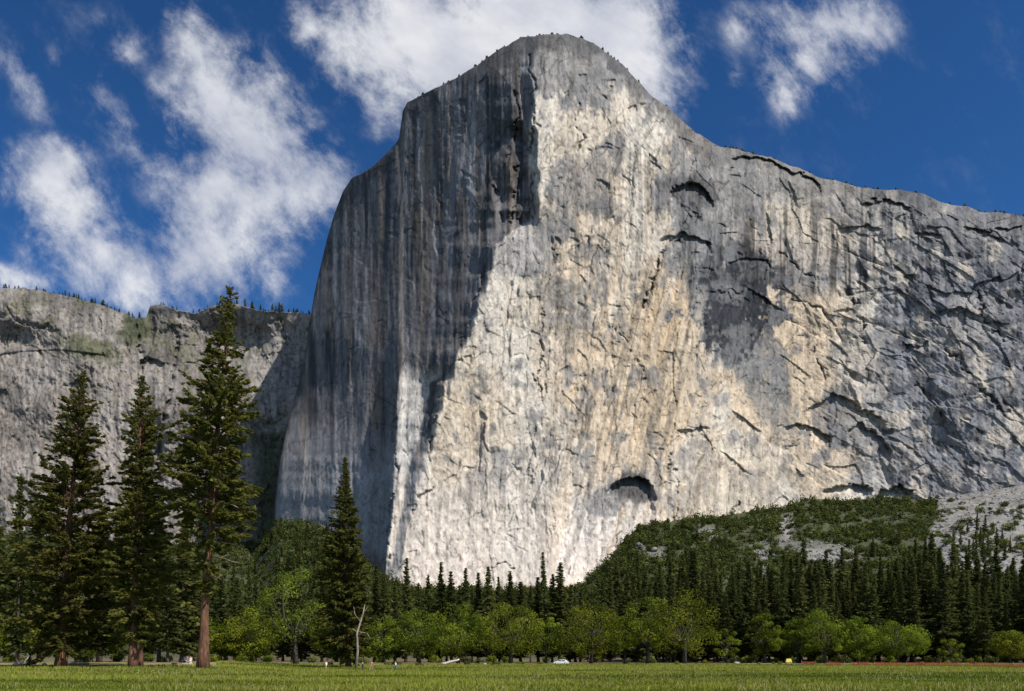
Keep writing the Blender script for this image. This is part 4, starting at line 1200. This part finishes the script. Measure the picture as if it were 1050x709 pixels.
# ------------------------------------------------------------------ orange fence
M_ORANGE = mat_plain('orange_plastic', (.72, .15, .075), .6, .2, 3)
M_POST = mat_plain('post_metal', (.12, .11, .1), .6)
def fence():
    p0 = np.array(at(822, 205)); p1 = np.array(at(1075, 168))
    root = empty('netting_fence', tuple(p0))
    n = 60; q = np.linspace(0, 1, n)
    P = (p1 - p0)[None] * q[:, None]
    gx = P[:, 0] + p0[0]; gy = P[:, 1] + p0[1]; P[:, 2] = ground_z(gx, gy) - p0[2]
    mb = MB()
    sag = .05 * np.cos(q * 2 * np.pi * 14) + rng.normal(0, .02, n)
    gaps = [(4, 7), (11, 14), (19, 20), (27, 28), (41, 42)]
    for i in range(n - 1):
        if any(a <= i < b for a, b in gaps): continue
        for j in range(5):                                    # horizontal bands of the net
            z0 = .55 + .15 * j
            a = P[i] + np.array([0, 0, z0 + sag[i]]); b = P[i + 1] + np.array([0, 0, z0 + sag[i + 1]])
            t = np.array([0, 0, .085])
            th = np.array([0, .01, 0])
            mb.add([a, b, b + t, a + t, a + th, b + th, b + t + th, a + t + th], [(0, 1, 2, 3), (5, 4, 7, 6), (3, 2, 6, 7), (1, 0, 4, 5)])
        for u in (0, .33, .66):
            c = P[i] * (1 - u) + P[i + 1] * u; mb.box(c + np.array([0, .02, .5 + .28]), (.06, .012, .55))
    mb.build('netting', M_ORANGE, root)
    for i in range(0, n, 4):
        m = MB(); m.box(P[i] + np.array([0, .06, .75]), (.05, .05, 1.6)); m.build('post', M_POST, root)
    tag(root, 'low orange plastic netting fence along the right edge of the meadow', 'fence')
fence()

# ------------------------------------------------------------------ cars half hidden at the edge of the trees
M_WHITE = mat_plain('white_paint', (.78, .78, .78), .3, .04, 3, coat=.5)
M_YELLOW = mat_plain('yellow_paint', (.62, .50, .10), .35, .05, 3, coat=.5)
M_GLASS = mat_plain('window_glass', (.02, .025, .03), .05, .1, 3)
M_TYRE = mat_plain('tyre_rubber', (.015, .015, .015), .9)
M_RIM = mat_plain('rim_alloy', (.5, .5, .5), .35, .1, 4, metal=.8)
M_LAMP = mat_plain('lamp_lens', (.7, .7, .68), .1, .05)
M_RED = mat_plain('tail_lens', (.35, .02, .02), .2, .05)
def car(px, Y, rz, paint, label, tall=1.0):
    x, y, z = at(px, Y); root = empty('parked_car', (x, y, z), rz)
    prof = [(-2.15, .35), (-2.2, .75), (-2.05, .95), (-1.75, 1.0), (-1.35, 1.38 * tall), (-.9, 1.5 * tall), (.35, 1.47 * tall), (.75, 1.33 * tall), (1.25, .98), (1.95, .85), (2.18, .65), (2.15, .35)]
    n = len(prof); v = []; W2 = .88
    for wy, ins in ((-W2, 0), (W2, 0)):
        for (a, b) in prof:
            k = .18 * max(0, (b - .9) / .6); v.append((a, wy - math.copysign(k, wy), b))
    q = [(i, (i + 1) % n, n + (i + 1) % n, n + i) for i in range(n)]
    me = bpy.data.meshes.new('body'); me.from_pydata(v, [], q + [tuple(range(n - 1, -1, -1)), tuple(range(n, 2 * n))]); me.materials.append(paint)
    o = bpy.data.objects.new('body', me); COL.objects.link(o); o.parent = root
    bv = o.modifiers.new('b', 'BEVEL'); bv.width = .06; bv.segments = 2
    def pane(name, pts, mat):
        p = np.array(pts, float); m = MB(); c = np.array([0, 0, .7]); out = p.mean(0) - c; out[0] *= .2; out /= np.linalg.norm(out)
        m.add(np.vstack([p + out * .012, p - out * .03]), [(0, 1, 2, 3), (7, 6, 5, 4), (0, 4, 5, 1), (1, 5, 6, 2), (2, 6, 7, 3), (3, 7, 4, 0)]); m.build(name, mat, root)
    def sy(b): return W2 - .18 * max(0, (b - .9) / .6)
    for s in (-1, 1):
        t1, t0 = 1.36 * tall, 1.02
        pane('window', [(-1.3, s * sy(t0), t0), (-.32, s * sy(t0), t0), (-.32, s * sy(t1), t1), (-1.05, s * sy(t1), t1)], M_GLASS)
        pane('window', [(-.22, s * sy(t0), t0), (.98, s * sy(t0), t0), (.55, s * sy(t1), t1), (-.22, s * sy(t1), t1)], M_GLASS)
        for wx in (-1.35, 1.38):
            w = MB(); w.tube([(wx, s * .70, .33), (wx, s * .92, .33)], .33, 16); wh = w.build('wheel', M_TYRE, root, False)
            r = MB(); r.tube([(wx, s * .9, .33), (wx, s * .935, .33)], .2, 12); r.build('rim', M_RIM, wh, False)
        m = MB(); m.box((2.14, s * .62, .68), (.1, .3, .14)); m.build('headlight', M_LAMP, root)
        m = MB(); m.box((-2.17, s * .64, .78), (.08, .26, .16)); m.build('tail_light', M_RED, root)
    y1 = .78
    pane('windscreen', [(.80, -y1 + .06, 1.30 * tall), (.80, y1 - .06, 1.30 * tall), (1.22, y1, 1.0), (1.22, -y1, 1.0)], M_GLASS)
    tag(root, label, 'car')
car(575.5, 232, 2.95, M_WHITE, 'white car parked at the meadow edge below the oaks')
car(809, 246, 1.2, M_YELLOW, 'pale yellow car half hidden among the trunks of the forest belt', 1.15)

# ------------------------------------------------------------------ people in the meadow
def skin_mesh(verts, edges, radii, sub=1):
    me = bpy.data.meshes.new('tmp'); me.from_pydata(verts, edges, [])
    ob = bpy.data.objects.new('tmp', me); COL.objects.link(ob)
    sk = ob.modifiers.new('s', 'SKIN'); sk.use_smooth_shade = True
    for i, r in enumerate(radii):
        d = me.skin_vertices[0].data[i]; d.radius = (r, r) if not isinstance(r, tuple) else r
        d.use_root = (i == 0)
    sb = ob.modifiers.new('u', 'SUBSURF'); sb.levels = sub; sb.render_levels = sub
    dg = bpy.context.evaluated_depsgraph_get(); dg.update()
    out = bpy.data.meshes.new_from_object(ob.evaluated_get(dg))
    bpy.data.objects.remove(ob); bpy.data.meshes.remove(me)
    return out
M_SKIN = mat_plain('skin', (.45, .27, .19), .6, .05)
def person(px, Y, rz, label, top, bottom, hair, stride=.2, arm=.15, bare_legs=True, size=1.0):
    x, y, z = at(px, Y); root = empty('person', (x, y, z), rz); root.scale = (size,) * 3
    s = stride
    V = [(0, 0, .95), (0, 0, 1.15), (0, 0, 1.38), (0, 0, 1.5), (0, .01, 1.60), (0, .02, 1.70),          # pelvis .. crown
         (.18, 0, 1.40), (.25, .02, 1.12), (.25, arm + .08, .88), (.25, arm + .12, .80),
         (-.18, 0, 1.40), (-.25, .02, 1.12), (-.25, -arm + .08, .88), (-.25, -arm + .12, .80),
         (.09, 0, .90), (.10, s * .6, .50), (.10, s * .7, .08), (.10, s * .7 + .16, .04),
         (-.09, 0, .90), (-.10, -s * .5, .50), (-.10, -s * 1.1, .08), (-.10, -s * 1.1 + .16, .04)]
    E = [(0, 1), (1, 2), (2, 3), (3, 4), (4, 5), (2, 6), (6, 7), (7, 8), (8, 9), (2, 10), (10, 11), (11, 12), (12, 13), (0, 14), (14, 15), (15, 16), (16, 17), (0, 18), (18, 19), (19, 20), (20, 21)]
    Rr = [(.15, .11), (.13, .10), (.16, .11), .06, .10, .085, .06, .045, .036, .045, .06, .045, .036, .045, .085, .06, .042, .04, .085, .06, .042, .04]
    body = skin_mesh(V, E, Rr); body.materials.append(M_SKIN)
    o = bpy.data.objects.new('body', body); COL.objects.link(o); o.parent = root
    idx = [1, 0, 2, 6, 10, 7, 11]; mp = {k: i for i, k in enumerate(idx)}
    vs = [V[k] for k in idx]; vs[5] = tuple((np.array(V[6]) + np.array(V[7])) / 2); vs[6] = tuple((np.array(V[10]) + np.array(V[11])) / 2)
    sh = skin_mesh(vs, [(0, 1), (0, 2), (2, 3), (2, 4), (3, 5), (4, 6)], [(.155, .125), (.175, .13), (.185, .13), .08, .08, .066, .066]); sh.materials.append(top)
    o = bpy.data.objects.new('shirt', sh); COL.objects.link(o); o.parent = root
    vs = [V[0], V[14], V[15], V[18], V[19]]; ed = [(0, 1), (1, 2), (0, 3), (3, 4)]; rr = [(.175, .135), .11, .085, .11, .085]
    if not bare_legs: vs += [V[16], V[20]]; ed += [(2, 5), (4, 6)]; rr += [.065, .065]
    tr = skin_mesh(vs, ed, rr); tr.materials.append(bottom)
    o = bpy.data.objects.new('shorts' if bare_legs else 'trousers', tr); COL.objects.link(o); o.parent = root
    m = MB(); v = ico_v * np.array([.105, .115, .1]) + np.array([0, -.005, 1.715]); m.add(v, None, ico_f); m.build('hair', hair, root, True)
    m = MB(); m.add(ico_v * np.array([.015, .022, .02]) + np.array([0, .115, 1.645]), None, ico_f)
    m.build('nose', M_SKIN, root, True)
    tag(root, label, 'person')
cl = lambda n, c: mat_plain(n, c, .85, .1, 6)
WHT, NVY, ORG, BLU, DRK, TAN = cl('white_cotton', (.75, .75, .76)), cl('navy_cloth', (.015, .02, .05)), cl('orange_cloth', (.55, .22, .08)), cl('blue_denim', (.05, .09, .2)), cl('dark_cloth', (.02, .02, .024)), cl('tan_cloth', (.4, .28, .18))
HB, HD = cl('brown_hair', (.06, .035, .02)), cl('dark_hair', (.015, .012, .01))
person(334.5, 163, .6, 'person in white shirt and tan shorts walking in the meadow below the lone pine', WHT, TAN, HD, .3, .2, size=1.05)
person(371.8, 163, .2, 'person in dark clothes standing in the meadow beside one in orange', DRK, DRK, HD, .1, .05, False, size=1.0)
person(381, 163, -.3, 'person in orange shirt and light shorts in the meadow right of one in dark clothes', ORG, TAN, HB, .25, .15, size=1.05)
person(405.7, 163, 1.2, 'person in white shirt and blue jeans walking alone at right in the meadow', WHT, BLU, HD, .35, .2, False, size=1.0)
person(340.5, 196, 2.8, 'person in white shirt at the far edge of the meadow beside the lone pine', WHT, NVY, HD, .15, .1, False)
person(189, 144, .4, 'person in blue shirt and navy trousers by the grey log near the tallest pine', BLU, NVY, HD, .1, .1, False)
person(192, 145, 2.6, 'person in orange shirt and white shorts by the grey log near the tallest pine', ORG, WHT, HB, .1, .1)
person(195.5, 144.5, 3.3, 'person all in white clothes by the grey log near the tallest pine', WHT, WHT, HB, .1, .05, False)

# ------------------------------------------------------------------ sky and clouds
def sky():
    w = bpy.data.worlds.new('World'); SC.world = w; w.use_nodes = True
    nt = w.node_tree; N = nt.nodes; L = nt.links; N.clear()
    out = N.new('ShaderNodeOutputWorld'); bg = N.new('ShaderNodeBackground'); bg.inputs[1].default_value = .07
    s = N.new('ShaderNodeTexSky'); s.sky_type = 'NISHITA'; s.sun_disc = False
    s.sun_elevation = math.asin(SUN_DIR[2]); s.sun_rotation = math.atan2(SUN_DIR[0], SUN_DIR[1])
    s.altitude = 1200; s.air_density = .9; s.dust_density = .2; s.ozone_density = 3
    # polarised, deep mountain blue
    gm = N.new('ShaderNodeGamma'); gm.inputs[1].default_value = 1.35
    tint = N.new('ShaderNodeVectorMath'); tint.operation = 'MULTIPLY'; tint.inputs[1].default_value = SKY_TINT
    L.new(s.outputs[0], gm.inputs[0]); L.new(gm.outputs[0], tint.inputs[0])
    tc = N.new('ShaderNodeTexCoord'); sp = N.new('ShaderNodeSeparateXYZ'); L.new(tc.outputs['Generated'], sp.inputs[0])
    def M(op, a, b=None, c=None, clamp=False):
        n = N.new('ShaderNodeMath'); n.operation = op; n.use_clamp = clamp
        for i, v in enumerate((a, b, c)):
            if v is None: continue
            if isinstance(v, (int, float)): n.inputs[i].default_value = v
            else: L.new(v, n.inputs[i])
        return n.outputs[0]
    ay = M('MAXIMUM', M('ABSOLUTE', sp.outputs[1]), .08)
    u = M('DIVIDE', sp.outputs[0], ay); v = M('DIVIDE', sp.outputs[2], ay)
    uv = N.new('ShaderNodeCombineXYZ'); L.new(u, uv.inputs[0]); L.new(v, uv.inputs[1]); L.new(sp.outputs[1], uv.inputs[2])
    flat = N.new('ShaderNodeVectorMath'); flat.operation = 'MULTIPLY'; flat.inputs[1].default_value = (1, 1, 0); L.new(uv.outputs[0], flat.inputs[0])
    def tex(scale, det, rough, loc=(0, 0, 0), rot=0, sc=(1, 1, 1), src=None, dist=0):
        mp = N.new('ShaderNodeMapping'); mp.vector_type = 'TEXTURE'; mp.inputs['Location'].default_value = loc; mp.inputs['Rotation'].default_value = (0, 0, rot); mp.inputs['Scale'].default_value = sc
        L.new(src or uv.outputs[0], mp.inputs[0])
        n = N.new('ShaderNodeTexNoise'); n.inputs['Scale'].default_value = scale; n.inputs['Detail'].default_value = det; n.inputs['Roughness'].default_value = rough; n.inputs['Distortion'].default_value = dist
        L.new(mp.outputs[0], n.inputs['Vector']); return n
    wn = tex(6, 4, .55)
    wv = N.new('ShaderNodeVectorMath'); wv.operation = 'SUBTRACT'; wv.inputs[1].default_value = (.5, .5, .5); L.new(wn.outputs['Color'], wv.inputs[0])
    ws = N.new('ShaderNodeVectorMath'); ws.operation = 'SCALE'; ws.inputs['Scale'].default_value = .07; L.new(wv.outputs[0], ws.inputs[0])
    wp = N.new('ShaderNodeVectorMath'); wp.operation = 'ADD'; L.new(flat.outputs[0], wp.inputs[0]); L.new(ws.outputs[0], wp.inputs[1])
    wf = N.new('ShaderNodeVectorMath'); wf.operation = 'MULTIPLY'; wf.inputs[1].default_value = (1, 1, 0); L.new(wp.outputs[0], wf.inputs[0])
    blobs = [(205, 45, 22, 42, -20, .8), (222, 100, 52, 40, -35, .95), (255, 140, 58, 62, -30, 1), (235, 190, 62, 55, 0, 1), (285, 195, 55, 50, 0, 1), (222, 255, 52, 48, 10, .95), (265, 275, 40, 40, 0, .6), (330, 195, 34, 40, 0, .8), (322, 125, 12, 26, -20, .6), (345, 160, 16, 28, -30, .6), (180, 285, 50, 24, 0, .7),
             (45, 185, 40, 34, 20, 1), (75, 225, 42, 40, 40, 1), (108, 262, 44, 36, 40, .95), (150, 296, 46, 26, 20, .9), (22, 287, 34, 15, 10, .9), (20, 240, 20, 40, 0, .45),
             (26, 85, 13, 48, -25, .55), (52, 60, 10, 22, 0, .3), (130, 60, 34, 24, -30, .42), (125, 130, 30, 60, -30, .40), (160, 165, 22, 40, -40, .35), (100, 20, 40, 14, 0, .25),
             (318, 25, 20, 24, -40, .8), (365, 35, 38, 36, 0, .9), (400, 80, 34, 40, -40, .85), (450, 45, 90, 58, 0, 1.45), (540, 30, 110, 52, 0, 1.5), (620, 45, 60, 55, 0, 1.4), (665, 65, 34, 50, -20, 1), (685, 40, 22, 26, 0, .75), (703, 85, 9, 26, 0, .4), (390, 130, 14, 22, 0, .4),
             (845, 30, 62, 36, 0, .85), (830, 62, 46, 34, -30, .8), (808, 95, 18, 28, 15, .7), (880, 35, 40, 26, -30, .6), (757, 30, 16, 22, 0, .55), (752, 78, 12, 16, 20, .35), (795, 20, 30, 20, 0, .4)]
    acc = None
    for px, py, rx, ry, rot, wt in blobs:
        mp = N.new('ShaderNodeMapping'); mp.vector_type = 'TEXTURE'
        mp.inputs['Location'].default_value = ((px - CX) / F, (HY - py) / F, 0); mp.inputs['Rotation'].default_value = (0, 0, math.radians(-rot)); mp.inputs['Scale'].default_value = (rx / F * 1.85, ry / F * 1.85, 1)
        L.new(wf.outputs[0], mp.inputs[0])
        ln = N.new('ShaderNodeVectorMath'); ln.operation = 'LENGTH'; L.new(mp.outputs[0], ln.inputs[0])
        e = M('MULTIPLY', M('MAXIMUM', M('SUBTRACT', 1.0, ln.outputs['Value']), 0), wt * 1.34)
        acc = e if acc is None else M('SMOOTH_MAX', acc, e, .25)
    front = M('GREATER_THAN', sp.outputs[1], 0.02)
    acc = M('MULTIPLY', acc, front)
    # unseen rear sky: fair-weather cloud, thickened to whiten the fill in shade
    nb = tex(1.6, 5, .6, (3, 1, 2), 0, (1, 1, 1), tc.outputs['Generated'])
    behind = M('MULTIPLY', M('MULTIPLY_ADD', nb.outputs[0], 4, -1.45, True), M('SUBTRACT', 1.0, front))
    acc = M('ADD', acc, behind)
    n1 = tex(13, 9, .66, rot=-.95, sc=(1.45, .9, 1), dist=.25); n2 = tex(40, 7, .68, rot=-.9, sc=(1.3, .9, 1))
    det = M('ADD', M('MULTIPLY', M('SUBTRACT', n1.outputs[0], .52), 2.2), M('MULTIPLY', M('SUBTRACT', n2.outputs[0], .5), .9))
    gate = M('MULTIPLY', acc, 1.9, None, True)
    den = M('ADD', acc, M('MULTIPLY', det, gate))
    mr = N.new('ShaderNodeMapRange'); mr.interpolation_type = 'SMOOTHSTEP'; mr.inputs[1].default_value = .17; mr.inputs[2].default_value = 1.3
    L.new(den, mr.inputs[0])
    n3 = tex(7, 6, .6, (5, 2, 0), -.5, (1.2, .8, 1))
    cc = N.new('ShaderNodeMix'); cc.data_type = 'RGBA'; cc.inputs[6].default_value = (*CLOUD_A, 1); cc.inputs[7].default_value = (*CLOUD_B, 1)
    sh = N.new('ShaderNodeMapRange'); sh.inputs[1].default_value = .38; sh.inputs[2].default_value = .62; L.new(n3.outputs[0], sh.inputs[0])
    L.new(sh.outputs[0], cc.inputs[0])
    mx = N.new('ShaderNodeMix'); mx.data_type = 'RGBA'
    al = M('MULTIPLY', mr.outputs[0], .93)
    L.new(al, mx.inputs[0]); L.new(tint.outputs[0], mx.inputs[6]); L.new(cc.outputs[2], mx.inputs[7])
    L.new(mx.outputs[2], bg.inputs[0]); L.new(bg.outputs[0], out.inputs[0])
SKY_TINT = (.36, .68, .82)
CLOUD_A, CLOUD_B = (6.6, 6.9, 7.9), (9.6, 9.7, 10.0)
sky()

sl = bpy.data.lights.new('sun', 'SUN'); sl.energy = 5.0; sl.angle = math.radians(.53); sl.color = (1.0, .955, .89)
so = bpy.data.objects.new('sun', sl); COL.objects.link(so)
so.rotation_euler = Vector(SUN_DIR).to_track_quat('Z', 'Y').to_euler()

cam = bpy.data.cameras.new('camera'); co = bpy.data.objects.new('camera', cam); COL.objects.link(co)
cam.sensor_width = 36; cam.lens = 36 * F / 1050; cam.shift_y = (HY - 354.5) / 1050
cam.clip_start = .5; cam.clip_end = 20000
co.location = (0, 0, EYE); co.rotation_euler = (math.radians(90), 0, 0)
SC.camera = co

SC.view_settings.view_transform = 'Standard'; SC.view_settings.look = 'None'
SC.view_settings.gamma = 1; SC.view_settings.exposure = .33; SC.view_settings.use_curve_mapping = False
SC.cycles.max_bounces = 6; SC.cycles.diffuse_bounces = 3; SC.cycles.transmission_bounces = 4
SC.cycles.use_denoising = True
